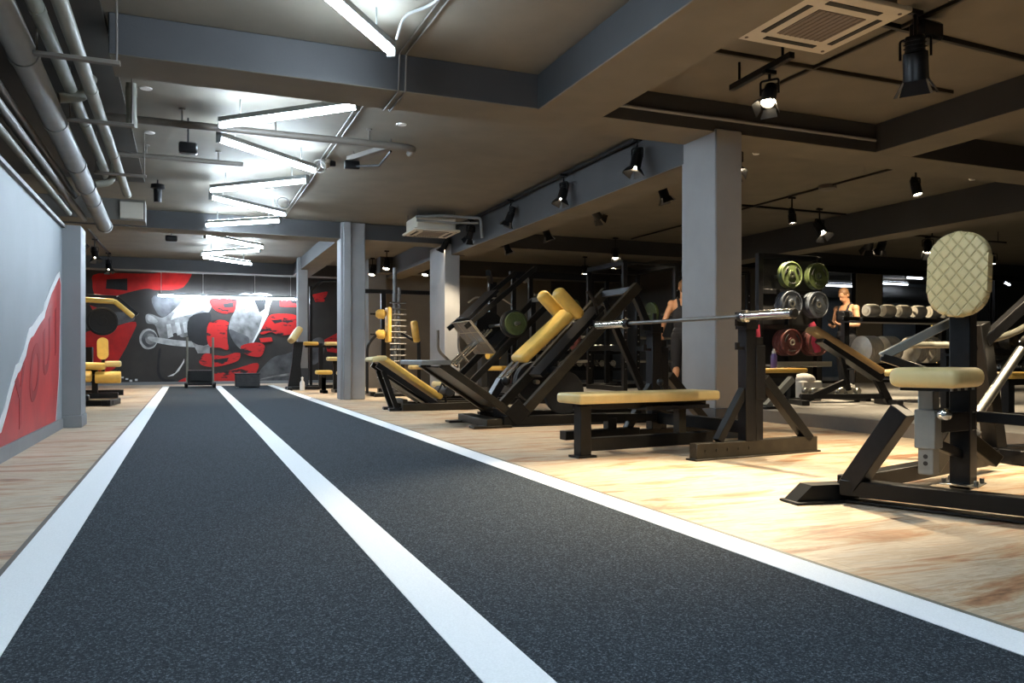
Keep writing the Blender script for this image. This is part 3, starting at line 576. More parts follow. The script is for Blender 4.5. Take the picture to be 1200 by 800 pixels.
spot((4.95, 6.35, 2.88), .28, (4.2, 4.9, 0), 'bright spotlight peeking out right of the square pillar', True, 150, R(64))
spot((5.35, 2.9, 2.88), .2, (4.3, 3.3, 0), 'spotlight overhead beyond the right edge of the picture', False, 300, R(75))
spot((5.3, 5.1, 2.88), .2, (5.2, 4.5, 0), 'spotlight overhead between the pillar and the right beam', False, 130, R(75)) if False else None
# right rear bay
rail((7.58, 6.2, 2.885), (7.62, 12.8, 2.885), 'rail running away over the platform behind the pillar', olive_metal, .026)
t = thing('sensor_pipe', 'thin brown pipe with round white ends right of the pillar', 'pipe', (5.5, 6.72, 2.86))
link('pipe_run', MB().tube([(5.5, 6.72, 2.86), (8.7, 6.74, 2.86)], .016, 10), pipe_dark, t)
for x in (5.5, 8.7): link('round_cap', MB().lathe((x, 6.72, 2.9), (0, 0, -1), [(0, .055), (.05, .05), (.085, .03), (.09, 0)], 18), white_plastic, t)
spot((7.58, 6.55, 2.87), .26, (7.6, 5.9, .4), 'downlight cylinder in the middle of the rear bay right of the pillar', False, 200, R(80), .2, .055)
spot((7.60, 8.55, 2.87), .26, (7.7, 8.3, 0), 'downlight cylinder just right of the pillar, farther along the same rail', False, 190, R(80), .2, .055)
spot((8.6, 9.1, 2.88), .28, (8.6, 7.95, .9), 'spotlight hanging left of the deep right hand beam', True, 300, R(75), .22, .07)
solo('junction_box', MB().lathe((7.6, 7.9, 2.9), (0, 0, -1), [(0, .11), (.05, .11), (.06, .09), (.06, 0)], 18), pipe_dark, 'round dark box on the ceiling rail behind the pillar', 'junction box', (7.6, 7.9, 2.9))
rail((6.6, 9.35, 2.885), (9.35, 9.35, 2.885), 'rail crossing the ceiling beyond the round box', dark_metal, .03)
rail((10.0, 9.7, 2.72), (13.4, 9.7, 2.72), 'rail over the dumbbell racks beyond the deep beam', olive_metal, .03)
for x in (10.1, 11.6, 13.2): solo('rail_mount', MB().cyl((x, 9.7, 2.72), (x, 9.7, 2.9), .008, seg=8), black_metal, {10.1: 'left', 11.6: 'middle', 13.2: 'right'}[x]+' rod holding the rail over the dumbbell racks', 'mount', (x, 9.7, 2.9), 'rods of the rail over the racks')
for x, y, aim, lab in ((10.2, 9.7, (10.7, 10.6, 1.2), 'left one of the twin spotlights over the standing man'), (10.48, 9.7, (10.3, 10.3, .8), 'right one of the twin spotlights over the standing man'),
                    (11.5, 9.7, (10.6, 8.8, .1), 'first spotlight left of the tall padded backrest'), (11.95, 9.7, (11.3, 8.6, .1), 'second spotlight touching the tall padded backrest top')):
    spot((x, y, 2.71), .16, aim, lab, True, 75, R(75), .22, .07)
spot((15.6, 11.6, 2.88), .16, (15.4, 11.4, .1), 'downlight at the right edge beyond the tall backrest', False, 80, R(85), .16, .08)
# far right of centre
for x, y, lab in ((7.25, 12.75, 'bright spotlight under the second beam left of the square pillar'), (8.0, 15.4, 'smaller bright spotlight farther back left of the square pillar')):
    spot((x, y, 2.88 if y > 13.5 else 2.88), .3, (x-.7, y-1.6, 0), lab, True, 90, R(70), .2, .055)
# beyond column A
for x, y, aim, lab in ((3.76, 16.0, (3.2, 15.2, 0), 'larger downlight right of the track column'), (3.75, 17.3, (3.0, 16.4, 0), 'smaller downlight close beside the track column'), (4.85, 16.9, (4.0, 16.0, 0), 'downlight over the peg tower right of the track column')):
    spot((x, y, 2.87), .27, aim, lab, False, 130, R(85), .24, .075)
# left recess beyond the pier
for x, y, lab in ((-1.62, 14.5, 'nearest'), (-1.60, 16.5, 'middle'), (-1.55, 18.6, 'farthest')):
    spot((x, y, 2.88), .26, (x+.5, y-.6, 0), '%s spotlight in the recess beyond the end post of the left wall' % lab, True, 120, R(80), .2, .06, group='recess spotlights')
rail((-1.62, 12.8, 2.885), (-1.55, 19.2, 2.885), 'rail carrying the spotlights of the left recess')

# ------------------------------------------------------------------ ceiling cassettes and small things
def cassette(cx, cy, zp, s, lab, body=True):
    t = thing('ceiling_cassette', lab, 'air conditioner', (cx, cy, zp))
    p = MB(); p.box((cx, cy, zp), (s, s, .035), bev=.012, seg=2); link('panel', p, ac_white, t)
    g = s*.25
    gr = MB(); gr.box((cx, cy, zp-.019), (2*g, 2*g, .008))
    for k in range(9): gr.box((cx-g+(k+.5)*2*g/9, cy, zp-.024), (.008, 2*g*.98, .006))
    link('grille', gr, ac_grille, t)
    for dx, dy in ((1, 0), (-1, 0), (0, 1), (0, -1)):
        link('air_slot', MB().box((cx+dx*s*.37, cy+dy*s*.37, zp-.018), (s*.055 if dx else s*.56, s*.055 if dy else s*.56, .008)), rubber, t)
    for dx in (-1, 1):
        for dy in (-1, 1): link('panel_screw', MB().cyl((cx+dx*s*.43, cy+dy*s*.43, zp-.016), (cx+dx*s*.43, cy+dy*s*.43, zp-.021), .012, seg=12), ac_grille, t)
    link('body', MB().box((cx, cy, zp+.11), (s*.86, s*.86, .20), bev=.02), ac_white if body else pipe_dark, t)
    for dx in (-1, 1):
        for dy in (-1, 1): link('hanger_rod', MB().cyl((cx+dx*s*.40, cy+dy*s*.40, zp+.1), (cx+dx*s*.40, cy+dy*s*.40, 2.9), .007, seg=8), pipe_dark, t)
    return t
cassette(3.59, 3.79, 2.745, .72, 'near square ceiling cassette air conditioner at the top of the picture', False)
t = cassette(3.45, 11.75, 2.60, .72, 'far ceiling cassette air conditioner beside the main beam')
fp = MB(); fp.tube([(3.1, 11.34, 2.76), (3.5, 11.33, 2.80), (3.95, 11.32, 2.80), (4.1, 11.3, 2.80), (4.12, 11.3, 2.5)], .022, 8, .05).tube([(3.1, 11.30, 2.70), (3.7, 11.30, 2.70), (4.05, 11.28, 2.72)], .016, 8, .05)
link('refrigerant_pipe', fp, pipe_grey, t)
t = thing('camera_dome', 'small white dome camera beside the right ends of the zigzag tubes', 'camera', (1.42, 9.0, 2.9))
link('mount', MB().cyl((1.42, 9.0, 2.9), (1.42, 9.0, 2.86), .06), white_plastic, t)
link('dome', MB().lathe((1.42, 9.0, 2.86), (0, 0, -1), [(0, .055), (.03, .05), (.055, .03), (.062, 0)], 18), steel, t)
link('bracket', MB().box((1.5, 9.0, 2.86), (.06, .08, .06), bev=.01), black_metal, t)
solo('cable_loop', MB().tube([(1.34+.07*math.cos(a*.35), 8.9, 2.80+.07*math.sin(a*.35)) for a in range(18)], .008, 8, closed=True), white_plastic, 'coiled pale cable hanging beside the small dome camera', 'cable', (1.34, 8.9, 2.9))
solo('cable_loop', MB().tube([(1.2+.08*math.cos(a*.35), 11.2, 2.80+.07*math.sin(a*.35)) for a in range(18)], .007, 8, closed=True), pipe_grey, 'coiled grey cable over the right end of the fifth zigzag tube', 'cable', (1.2, 11.2, 2.9))
t = thing('ceiling_speaker', 'small black loudspeaker under the brown pipe left of the zigzag tubes', 'loudspeaker', (0, 7.9, 2.9))
link('rod', MB().cyl((0, 7.9, 2.9), (0, 7.9, 2.66), .008, seg=8), black_metal, t)
link('cabinet', MB().box((.0, 7.9, 2.62), (.16, .12, .10), bev=.015), black_metal, t)
t = thing('ceiling_projector', 'black canister on a rod left of the fifth zigzag tube', 'loudspeaker', (-.35, 10.8, 2.9))
link('rod', MB().cyl((-.35, 10.8, 2.9), (-.35, 10.8, 2.62), .01, seg=8), black_metal, t)
link('canister', MB().lathe((-.35, 10.8, 2.84), (0, 0, -1), [(0, 0), (0, .08), (.05, .085), (.06, .05), (.22, .045), (.22, 0)], 18), black_metal, t)
t = thing('ceiling_speaker', 'second small black loudspeaker under the beam left of the sixth zigzag tube', 'loudspeaker', (-.25, 13.9, 2.9))
link('rod', MB().cyl((-.25, 13.9, 2.9), (-.25, 13.9, 2.66), .008, seg=8), black_metal, t)
link('cabinet', MB().box((-.25, 13.9, 2.60), (.18, .14, .10), bev=.02), black_metal, t)
t = thing('cable_tray', 'short dark cable tray hanging off the end of the brown ceiling pipe', 'cable tray', (1.9, 8.0, 2.9))
link('tray', MB().bar((1.92, 7.85, 2.80), (1.62, 8.55, 2.80), .10, .015).bar((1.97, 7.87, 2.82), (1.67, 8.57, 2.82), .012, .05).bar((1.87, 7.83, 2.82), (1.57, 8.53, 2.82), .012, .05), pipe_dark, t)
link('hanger_rod', MB().cyl((1.9, 7.9, 2.8), (1.9, 7.9, 2.9), .008, seg=8), pipe_dark, t); link('hanger_rod', MB().cyl((1.64, 8.5, 2.8), (1.64, 8.5, 2.9), .008, seg=8), pipe_dark, t)
link('clamp', MB().box((1.62, 8.5, 2.75), (.16, .06, .09), bev=.01).tube([(1.9, 7.9, 2.78), (1.85, 8.2, 2.70), (1.65, 8.5, 2.74)], .012, 8), black_metal, t)
for k, (x, y, lab) in enumerate(((-.25, 6.5, 'pale round disc on the ceiling nearest the pipes'), (-.32, 7.15, 'second pale round disc on the ceiling beside the pipes'), (-.35, 8.55, 'third pale round disc on the ceiling beside the pipes'), (1.87, 7.35, 'pale round disc on the ceiling near the pipe end'))):
    solo('ceiling_disc', MB().lathe((x, y, 2.9), (0, 0, -1), [(0, .05), (.008, .045), (.01, 0)], 18), white_plastic, lab, 'ceiling disc', (x, y, 2.9), 'pale round discs on the ceiling')  # thin plates added for pale round ceiling patches
# ------------------------------------------------------------------ shoulder press seat, front right
def v3(*a): return V(a)
t = thing('shoulder_press_bench', 'cream seat with tall quilted backrest on a black steel frame, nearest machine', 'exercise machine', (3.28, 2.58, 0))
f = V((math.cos(R(199)), math.sin(R(199)), 0)); lt = V((-f.y, f.x, 0)); P0 = V((3.28, 2.58, 0))
link('front_foot', MB().prism([(0, 0), (.36, 0), (.36, .085), (.10, .085)], (2.66, 2.98, 0), (.99, -.14, 0), (0, 0, 1), -.10).bar((2.66, 3.02, .006), (2.99, 2.975, .006), .15, .012), dark_metal, t)
link('base_rail', MB().bar((2.93, 2.95, .075), (3.42, 1.90, .075), .09, .075).bar((2.95, 2.93, .012), (3.42, 1.90, .012), .10, .012), dark_metal, t)
link('base_rail', MB().bar((2.95, 2.95, .085), (4.6, 3.42, .085), .09, .08), dark_metal, t)
link('post', MB().bar((3.28, 2.58, .10), (3.28, 2.58, 1.02), .088, .088, up=f), black_metal, t)
bp = MB().bar((3.28, 2.58, .118), (3.28, 2.58, .125), .16, .16, up=V((.43, -.9, 0)))
for dx, dy in ((1, 1), (1, -1), (-1, 1), (-1, -1)):
    q = P0+V((.43, -.9, 0)).normalized()*.065*dx+V((.9, .43, 0)).normalized()*.055*dy
    link('bolt', MB().cyl(q+Z*.12, q+Z*.145, .011, seg=6), steel, t)
link('base_plate', bp, steel, t)
link('front_brace', MB().bar((2.95, 2.925, .07), (3.005, 2.66, .46), .09, .09), black_metal, t)
hold = V((3.01, 2.535, 0))
link('holder_arm', MB().bar((3.0, 2.54, .41), (3.30, 2.58, .41), .09, .085).bar((3.02, 2.55, .33), (3.28, 2.58, .25), .05, .04), black_metal, t)
st = link('seat_stem', MB().bar(hold+Z*.185, hold+Z*.57, .066, .066, up=f), grey_metal, t)
for k in range(2): link('pin_hole', MB().cyl(hold+f*.033+Z*(.235+k*.03), hold+f*.0342+Z*(.235+k*.03), .010, seg=12), rubber, st)
link('stem_sleeve', MB().bar(hold+Z*.30, hold+Z*.47, .088, .088, up=f), grey_metal, t)
kn = MB().lathe(hold-V((.04, .11, 0))*1+Z*.455, (-.4, -.9, .1), [(-.08, .008), (-.02, .008), (-.02, .022), (.0, .026), (.02, .024), (.03, .012), (.032, 0)], 16)
link('adjust_knob', kn, chrome, t)
se = MB().pad(P0+f*.13+Z*.612, P0+f*.47+Z*.612, .28, .085, r=.035, seg=4)
seat = link('seat', se, cream, t)
for s_ in (.18, .26, .34, .42):
    for q_ in (-.10, .10): link('seat_bolt', MB().cyl(P0+f*s_+lt*q_+Z*.572, P0+f*s_+lt*q_+Z*.558, .009, seg=10), steel, seat)
link('seat_plate', MB().box(P0+f*.30+Z*.562, (.26, .2, .012), frame(f)), black_metal, t)
# backrest: capsule outline, quilted
hh, ww, rr = .190, .125, .110
out = []
for cx, cy, a0 in ((ww-rr, hh-rr, 0), (-(ww-rr), hh-rr, 90), (-(ww-rr), -(hh-rr), 180), (ww-rr, -(hh-rr), 270)):
    for k in range(9): out.append((cx+rr*math.cos(R(a0+k*11.25)), cy+rr*math.sin(R(a0+k*11.25))))
mb = MB()
# local frame of the pad: x = facing, y = lateral, z = up; own object so that the stitch pattern follows it
mb.prism(out, (0, 0, 0), (0, 1, 0), (0, 0, 1), .06)
ed = [e for e in mb.bm.edges if abs(e.verts[0].co.x-e.verts[1].co.x) < 1e-6]
bmesh.ops.bevel(mb.bm, geom=ed, offset=.018, segments=4, profile=.5, affect='EDGES')
br = link('backrest', mb, quilt, None); br.parent = t
F = frame(f, Z)
br.matrix_local = Matrix.Translation(f*.07+lt*.018+Z*1.065) @ F.to_4x4() @ Matrix.Rotation(R(-6), 4, 'Y')
link('back_plate', MB().box(P0+f*.058+Z*1.03, (.02, .16, .26), frame(f), bev=.004), black_metal, t)
link('rear_brace', MB().bar((3.32, 2.62, .42), (3.72, 3.12, .10), .08, .08), black_metal, t)
link('lever_arm', MB().bar((3.31, 2.62, .43), (3.75, 2.20, .39), .05, .05), black_metal, t)
link('support_arm', MB().bar((3.04, 2.82, .70), (3.32, 2.66, .87), .035, .04), grey_metal, t)
link('support_arm', MB().bar((3.04, 2.82, .70), (3.24, 2.70, .62), .035, .04), black_metal, t)
link('roller', MB().lathe((3.62, 2.86, .30), (.45, -.75, -.25), [(-.08, 0), (-.08, .05), (-.06, .058), (.06, .058), (.08, .05), (.08, 0)], 20), rubber, t)
link('counter_tube', MB().bar((3.40, 2.78, .40), (3.66, 2.70, .19), .065, .065), olive_metal, t)

# ------------------------------------------------------------------ olympic flat bench with its rack
a_ = V((math.cos(R(6)), math.sin(R(6)), 0)); l_ = V((-a_.y, a_.x, 0)); C0 = V((3.42, 5.05, 0))
def bp_(s, q, z): return C0+a_*s+l_*q+Z*z
t = thing('bench_press_rack', 'flat tan bench joined to a black rack before the square pillar', 'weight bench', bp_(-.3, 0, 0))
link('bench_pad', MB().pad(bp_(-.99, 0, .412), bp_(.27, 0, .412), .31, .072, r=.022, seg=4), tan_pad, t)
link('pad_frame', MB().bar(bp_(-.92, 0, .355), bp_(.22, 0, .355), .10, .05).bar(bp_(-.4, 0, .33), bp_(.2, 0, .33), .22, .03), black_metal, t)
link('leg', MB().bar(bp_(-.88, -.02, .0), bp_(-.88, -.02, .36), .09, .09, up=a_).box(bp_(-.88, -.02, .008), (.15, .13, .016), frame(a_)), dark_metal, t)
link('leg', MB().bar(bp_(.02, .02, .05), bp_(.02, .02, .36), .07, .07, up=a_), olive_metal, t)
link('base_rail', MB().bar(bp_(-.84, 0, .085), bp_(.30, 0, .085), .08, .09), dark_metal, t)
for s_, lab in ((-1, 'near'), (1, 'far')):
    q = .52*s_
    sf = link('side_base', MB().bar(bp_(-.32, q, .06), bp_(.84, q, .06), .075, .11).bar(bp_(-.34, q, .006), bp_(.86, q, .006), .11, .012), olive_metal if s_ < 0 else dark_metal, t)
    for k in range(5): link('bolt', MB().cyl(bp_(-.24+.1*k, q-.0375, .065), bp_(-.24+.1*k, q-.043, .065), .012, seg=10), olive_metal, sf)
    link('upright', MB().bar(bp_(.17, q, .11), bp_(.17, q, 1.0), .085, .095, up=a_), black_metal, t)
    link('catch_post', MB().bar(bp_(.255, q+.01*s_, .11), bp_(.255, q+.01*s_, .84), .06, .07, up=a_).bar(bp_(.255, q+.01*s_, .40), bp_(.255, q+.01*s_, .78), .085, .09, up=a_), black_metal, t)
    link('rear_brace', MB().bar(bp_(.78, q, .09), bp_(.32, q, .55), .07, .075, up=l_), dark_metal, t)
    link('front_brace', MB().bar(bp_(-.10, q, .12), bp_(.14, q, .47), .055, .06, up=l_), dark_metal, t)
    hk = MB().prism([(0, -.05), (.13, -.05), (.13, .09), (.10, .09), (.10, .0), (.03, .0), (.03, .045), (0, .045)], bp_(.05, q-.008, .965), a_, Z, .016)
    hk.prism([(0, -.05), (.13, -.05), (.13, .03), (.10, .03), (.10, -.03), (.03, -.03), (.03, .0), (0, .0)], bp_(.05, q-.008, .80), a_, Z, .016)
    hk.box(bp_(.17, q-.05*0, .92), (.11, .11, .05), frame(a_))
    link('bar_hook', hk, black_metal, t)
link('cross_tube', MB().bar(bp_(.22, -.52, .20), bp_(.22, .52, .20), .075, .09), dark_metal, t)
link('foot_step', MB().bar(bp_(-.72, .50, .10), bp_(-.02, .50, .10), .09, .07).bar(bp_(-.28, .50, .1), bp_(-.28, .50, .22), .08, .08).bar(bp_(-.5, .5, .23), bp_(.16, .5, .21), .07, .06), dark_metal, t)
link('adjust_knob', MB().ball(bp_(.06, .30, .50), .028).cyl(bp_(.06, .30, .50), bp_(.10, .30, .40), .01), rubber, t)
# barbell
zb = .975
t = thing('barbell', 'steel barbell without plates lying on the hooks of the flat bench rack', 'barbell', bp_(0, 0, zb))
b0 = bp_(.0, 0, zb)
bar_steel = mat('dull_bar_steel', (.16, .155, .145), .38, metal=.8, var=.1, vscale=20)
link('shaft', MB().lathe(b0, l_, [(-.66, 0), (-.66, .0145), (.66, .0145), (.66, 0)], 16), bar_steel, t)
for s_ in (-1, 1):
    link('sleeve', MB().lathe(b0, l_*s_, [(.665, .0145), (.665, .042), (.695, .042), (.70, .032), (1.085, .032), (1.09, .027), (1.09, 0)], 24), chrome, t)
    link('collar', MB().lathe(b0, l_*s_, [(.625, .014), (.625, .034), (.66, .042), (.672, .042), (.672, .02)], 24), black_metal, t)
    link('end_cap', MB().lathe(b0, l_*s_, [(1.086, .0322), (1.098, .036), (1.108, .028), (1.108, 0)], 24), dark_metal, t)

# ------------------------------------------------------------------ hack squat sled
Y0, Y1 = 7.36, 8.06; YM = (Y0+Y1)/2
t = thing('hack_squat_machine', 'hack squat machine with mustard back pad and two shoulder pads on slanted rails', 'exercise machine', (3.2, YM, 0))
ft = MB().bar((2.78, Y0-.1, .05), (2.78, Y1+.1, .05), .16, .08).box((2.76, Y0-.04, .012), (.4, .16, .024), bev=.004).box((2.76, Y1+.04, .012), (.4, .16, .024), bev=.004)
link('front_foot', ft, olive_metal, t)
for y in (Y0, Y1):
    link('base_rail', MB().bar((2.9, y, .06), (5.25, y, .06), .09, .10).bar((2.9, y, .006), (5.3, y, .006), .13, .012), dark_metal, t)
    link('guide_rail', MB().bar((3.04, y, .05), (4.46, y, 1.46), .075, .10), olive_metal, t)
    link('plate_frame', MB().bar((3.10, y, .06), (2.26, y, .63), .07, .075), olive_metal, t)
    link('rear_strut', MB().bar((4.40, y, 1.40), (5.05, y, .10), .07, .07), black_metal, t)
    link('joint_plate', MB().box((3.05, y-.045 if y == Y0 else y+.045, .14), (.2, .012, .2), Matrix.Rotation(R(45), 3, 'Y'), bev=.003), dark_metal, t)
link('base_cross', MB().bar((3.1, Y0, .10), (3.1, Y1, .10), .09, .09), dark_metal, t)
link('base_cross', MB().bar((5.0, Y0, .07), (5.0, Y1, .07), .08, .08), dark_metal, t)
link('top_cross', MB().bar((4.42, Y0, 1.42), (4.42, Y1, 1.42), .07, .07), dark_metal, t)
fp = link('footplate', MB().bar((2.30, YM, .60), (2.92, YM, .19), Y1-Y0-.06, .018), dark_metal, t)
link('footplate_lip', MB().box((2.20, YM, .645), (.30, Y1-Y0+.12, .045), bev=.006), grey_metal, fp)
link('footplate_grip', MB().bar((2.42, YM, .535), (2.86, YM, .243), Y1-Y0-.2, .008), rubber, fp)
u = V((1, 0, 1.0)).normalized(); n_ = V((-u.z, 0, u.x))
link('carriage', MB().bar(V((3.42, YM, .50)), V((4.16, YM, 1.24)), .30, .05).bar((3.55, Y0, .56), (3.55, Y1, .56), .07, .07).bar((4.05, Y0, 1.06), (4.05, Y1, 1.06), .07, .07), black_metal, t)
link('back_pad', MB().pad(V((3.19, YM-.05, .66)), V((3.80, YM-.05, 1.19)), .34, .10, up=V((-.66, 0, .75)), r=.04, seg=4), mustard, t)
for y, k in ((YM-.20, 0), (YM+.20, 1)):
    link('shoulder_pad', MB().pad(V((3.85, y, 1.12)), V((3.56, y, 1.40)), .15, .13, up=V((.7, 0, .7)), r=.055, seg=5), mustard, t)
    link('grip_handle', MB().tube([(4.0, y+(.1 if k else -.1), 1.15), (3.9, y+(.2 if k else -.2), 1.30), (3.82, y+(.2 if k else -.2), 1.38)], .018, 10, .05), black_metal, t)
for y in (YM-.05, YM+.1): link('guide_rod', MB().cyl((3.20, y, .64), (3.03, y, .46), .022), chrome, t)
link('lock_lever', MB().bar((3.03, YM, .46), (2.92, YM, .28), .12, .08).ball((3.04, YM-.1, .45), .05), black_metal, t)
link('weight_horn', MB().cyl((3.60, Y1, .42), (3.60, Y1+.42, .42), .025), steel, t)
def disc_prof(r, w): return [(0, 0), (0, r*.98), (w*.12, r), (w*.88, r), (w, r*.97), (w, r*.84), (w*.8, r*.82), (w*.8, r*.32), (w, r*.30), (w, 0)]
def plate(c, ax, r, w, m, lab, name='weight_plate', group=None, hub=steel, grip=False):
    tt = thing(name, lab, 'weight plate', c, group=group)
    link('disc', MB().lathe(c, ax, disc_prof(r, w), 36), m, tt)
    link('hub', MB().lathe(V(c)+V(ax).normalized()*w, ax, [(-.002, r*.2), (.004, r*.2), (.005, r*.12), (.0, r*.12)], 24), hub, tt)
    return tt
plate((3.60, Y1+.08, .42), (0, 1, 0), .225, .045, rubber, 'first black weight plate on the far horn of the hack squat', group='plates on the hack squat horn')
plate((3.60, Y1+.14, .42), (0, 1, 0), .225, .045, rubber, 'second black weight plate on the far horn of the hack squat', group='plates on the hack squat horn')
plate((3.62, Y0+.06, .33), (0, 1, 0), .225, .05, rubber, 'black weight plate leaning under the near rail of the hack squat')

# ------------------------------------------------------------------ 45 degree leg press behind it
Ya, Yb = 10.75, 11.55; Ym = (Ya+Yb)/2
t = thing('leg_press_machine', 'dark leg press with a gridded footplate and tall slanted rails', 'exercise machine', (4.312, Ym, 0))
for y in (Ya, Yb):
    link('base_rail', MB().bar((3.232, y, .06), (5.65, y, .06), .09, .10), dark_metal, t)
    link('lower_rail', MB().bar((3.718, y, .30), (5.09, y, 1.60), .06, .09), dark_metal, t)
    link('upper_rail', MB().bar((3.664, y, 1.12), (4.766, y, 2.02), .05, .07), dark_metal, t)
    link('rear_post', MB().bar((5.068, y, .08), (5.068, y, 1.62), .08, .08), black_metal, t)
    link('front_post', MB().bar((3.718, y, .08), (3.718, y, .36), .08, .08), black_metal, t)
link('top_cross', MB().bar((5.068, Ya, 1.6), (5.068, Yb, 1.6), .07, .07), black_metal, t)
link('base_cross', MB().bar((3.286, Ya, .06), (3.286, Yb, .06), .08, .09), black_metal, t)
link('base_cross', MB().bar((5.58, Ya, .06), (5.58, Yb, .06), .08, .09), black_metal, t)
olive_tan = mat('worn_tread_edge', (.25, .20, .14), .5, var=.1)
A = V((3.729, Ym, 1.22)); B = V((4.118, Ym, .76)); dn = (B-A).normalized(); nn = V((-dn.z, 0, dn.x))
fp = link('footplate', MB().bar(A, B, .86, .03, up=nn), pipe_dark, t)
gl = MB()
lo = nn*(-.018)
for k in range(4): q = A+(B-A)*k/3+lo; gl.bar(q-V((0, .43, 0)), q+V((0, .43, 0)), .014, .008, up=nn)
for y in (-.43, -.145, .145, .43): gl.bar(A+V((0, y, 0))+lo, B+V((0, y, 0))+lo, .014, .008, up=nn)
link('tread_grid', gl, olive_tan, fp)
link('plate_frame', MB().bar(A-nn*-.05, A+V((.5, 0, .46)), .5, .05).bar(B, B+V((.42, 0, .40)), .6, .05), black_metal, t)
for k, y in enumerate((Ym-.22, Ym-.08, Ym+.08)):
    link('guide_rod', MB().cyl((3.578, y, .58), (4.139, y, 1.10), .020), chrome, t)
link('side_handle', MB().tube([(3.47, Yb-.1, 1.10), (3.47, Yb-.1, .80), (3.664, Yb-.1, .62), (3.794, Yb-.1, .55)], .022, 10, .08), pipe_dark, t)
link('side_handle', MB().tube([(3.599, Ya+.1, 1.06), (3.599, Ya+.1, .78), (3.75, Ya+.1, .62)], .018, 10, .08), pipe_dark, t)
link('seat', MB().pad((3.34, Ym, .30), (3.826, Ym, .24), .46, .09, r=.035), tan_pad, t)
link('back_pad', MB().pad((3.34, Ym, .33), (3.07, Ym, .86), .46, .09, up=(1, 0, .4), r=.035), tan_pad, t) if False else None
link('weight_horn', MB().cyl((4.366, Ya-.32, 1.18), (4.366, Yb+.32, 1.18), .025), steel, t)
for k, (m_, nm) in enumerate(((mustard, 'mustard rimmed'), (rubber, 'black'), (plate_green, 'green'))):
    plate((4.366, Ya-.06-.055*k, 1.18), (0, -1, 0), .20-.03*(k == 2), .045, m_ if k else olive_metal, '%s plate on the near side of the leg press carriage' % ('dark steel', 'black', 'small green')[k], group='plates on the leg press')
for k in range(3): plate((4.366, Yb+.06+.055*k, 1.18), (0, 1, 0), .225, .045, rubber, '%s plate on the far side of the leg press carriage' % ('inner', 'middle', 'outer')[k], group='far plates on the leg press')
for k, (x, z) in enumerate(((4.25, 2.0), (4.42, 1.82))):
    pass
link('top_handle', MB().tube([(4.744, Ya, 1.62), (5.09, Ya-.06, 1.58), (5.198, Ya-.06, 1.50)], .02, 10, .06), pipe_dark, t)

# ------------------------------------------------------------------ low slanted bench at the edge of the track
Yc = 10.22
t = thing('slanted_bench', 'low slanted bench with a mustard top beside the track, left of the hack squat', 'weight bench', (2.75, Yc, 0))
link('pad', MB().pad((2.30, Yc, .70), (3.10, Yc, .16), .44, .07, r=.03, seg=4), mustard, t)
link('head_pad', MB().pad((2.16, Yc, .66), (2.36, Yc, .685), .46, .06, r=.025, seg=4), cream, t)
for y in (Yc-.16, Yc+.16):
    link('slide_rail', MB().bar((2.24, y, .60), (3.05, y, .06), .05, .07), black_metal, t)
    link('lower_rail', MB().bar((2.32, y, .44), (2.86, y, .09), .03, .03), steel, t)
    link('front_leg', MB().bar((2.32, y, .52), (2.50, y, .02), .05, .06), dark_metal, t)
    link('foot', MB().box((2.50, y, .02), (.22, .10, .04), bev=.008), black_metal, t)
link('base_rail', MB().bar((2.55, Yc-.22, .05), (3.6, Yc-.22, .05), .12, .09).bar((2.55, Yc+.22, .05), (3.6, Yc+.22, .05), .12, .09).bar((2.6, Yc-.2, .12), (2.6, Yc+.2, .12), .06, .06), olive_metal, t)
link('ankle_roller', MB().lathe((3.18, Yc-.25, .24), (0, 1, 0), [(0, 0), (0, .06), (.02, .07), (.48, .07), (.5, .06), (.5, 0)], 18).cyl((3.18, Yc, .24), (3.22, Yc, .06), .02), rubber, t)
link('foot_handle', MB().tube([(3.02, Yc-.2, .20), (3.1, Yc-.2, .36), (3.16, Yc-.2, .26), (3.24, Yc-.2, .38)], .014, 8, .02), black_metal, t)
# ------------------------------------------------------------------ machines beyond the track column
t = thing('peg_tower', 'tall steel tower with a ladder of pegs and a mustard back plate', 'exercise machine', (3.44, 14.0, 0))
link('tower_post', MB().cyl((3.44, 14, .06), (3.44, 14, 2.30), .035).cyl((3.53, 14.04, .06), (3.53, 14.04, 1.95), .03), bar_steel, t)
link('base', MB().box((3.44, 14, .03), (.85, .6, .06), bev=.01).bar((3.0, 13.8, .05), (3.0, 14.3, .05), .09, .07), dark_metal, t)
for k in range(11): link('peg', MB().cyl((3.34, 13.96, .62+.105*k), (3.64, 13.98, .62+.105*k), .014, seg=10), bar_steel, t)
link('back_plate', MB().box((3.30, 13.92, 1.27), (.07, .24, .62), bev=.02, seg=3), mustard, t)
for z in (1.46, 1.10): link('pad_roller', MB().lathe((3.27, 13.92, z), (-1, .1, 0), [(0, 0), (.02, .05), (.05, .085), (.14, .085), (.19, .05), (.2, 0)], 18), mustard, t)
for z in (1.46, 1.10): link('roller_axle', MB().cyl((3.08, 13.94, z), (2.98, 13.95, z), .016), dark_metal, t)
link('side_arm', MB().tube([(2.92, 13.9, .06), (2.92, 13.9, .92), (3.18, 13.92, 1.18)], .025, 10, .12), black_metal, t)
t = thing('seated_row_machine', 'dark cable frame with one mustard chest pad beside the round edged rear column', 'exercise machine', (3.9, 15.2, 0))
link('frame_post', MB().bar((3.55, 15.4, .0), (3.55, 15.4, 1.95), .09, .09, up=(1, 0, 0)), black_metal, t)
link('frame_post', MB().bar((4.75, 15.4, .0), (4.75, 15.4, 1.95), .09, .09, up=(1, 0, 0)), black_metal, t)
link('top_bar', MB().bar((3.1, 15.4, 1.98), (4.9, 15.4, 1.98), .09, .08), black_metal, t)
link('base_rail', MB().bar((3.4, 15.2, .05), (5.0, 15.2, .05), .12, .09), dark_metal, t)
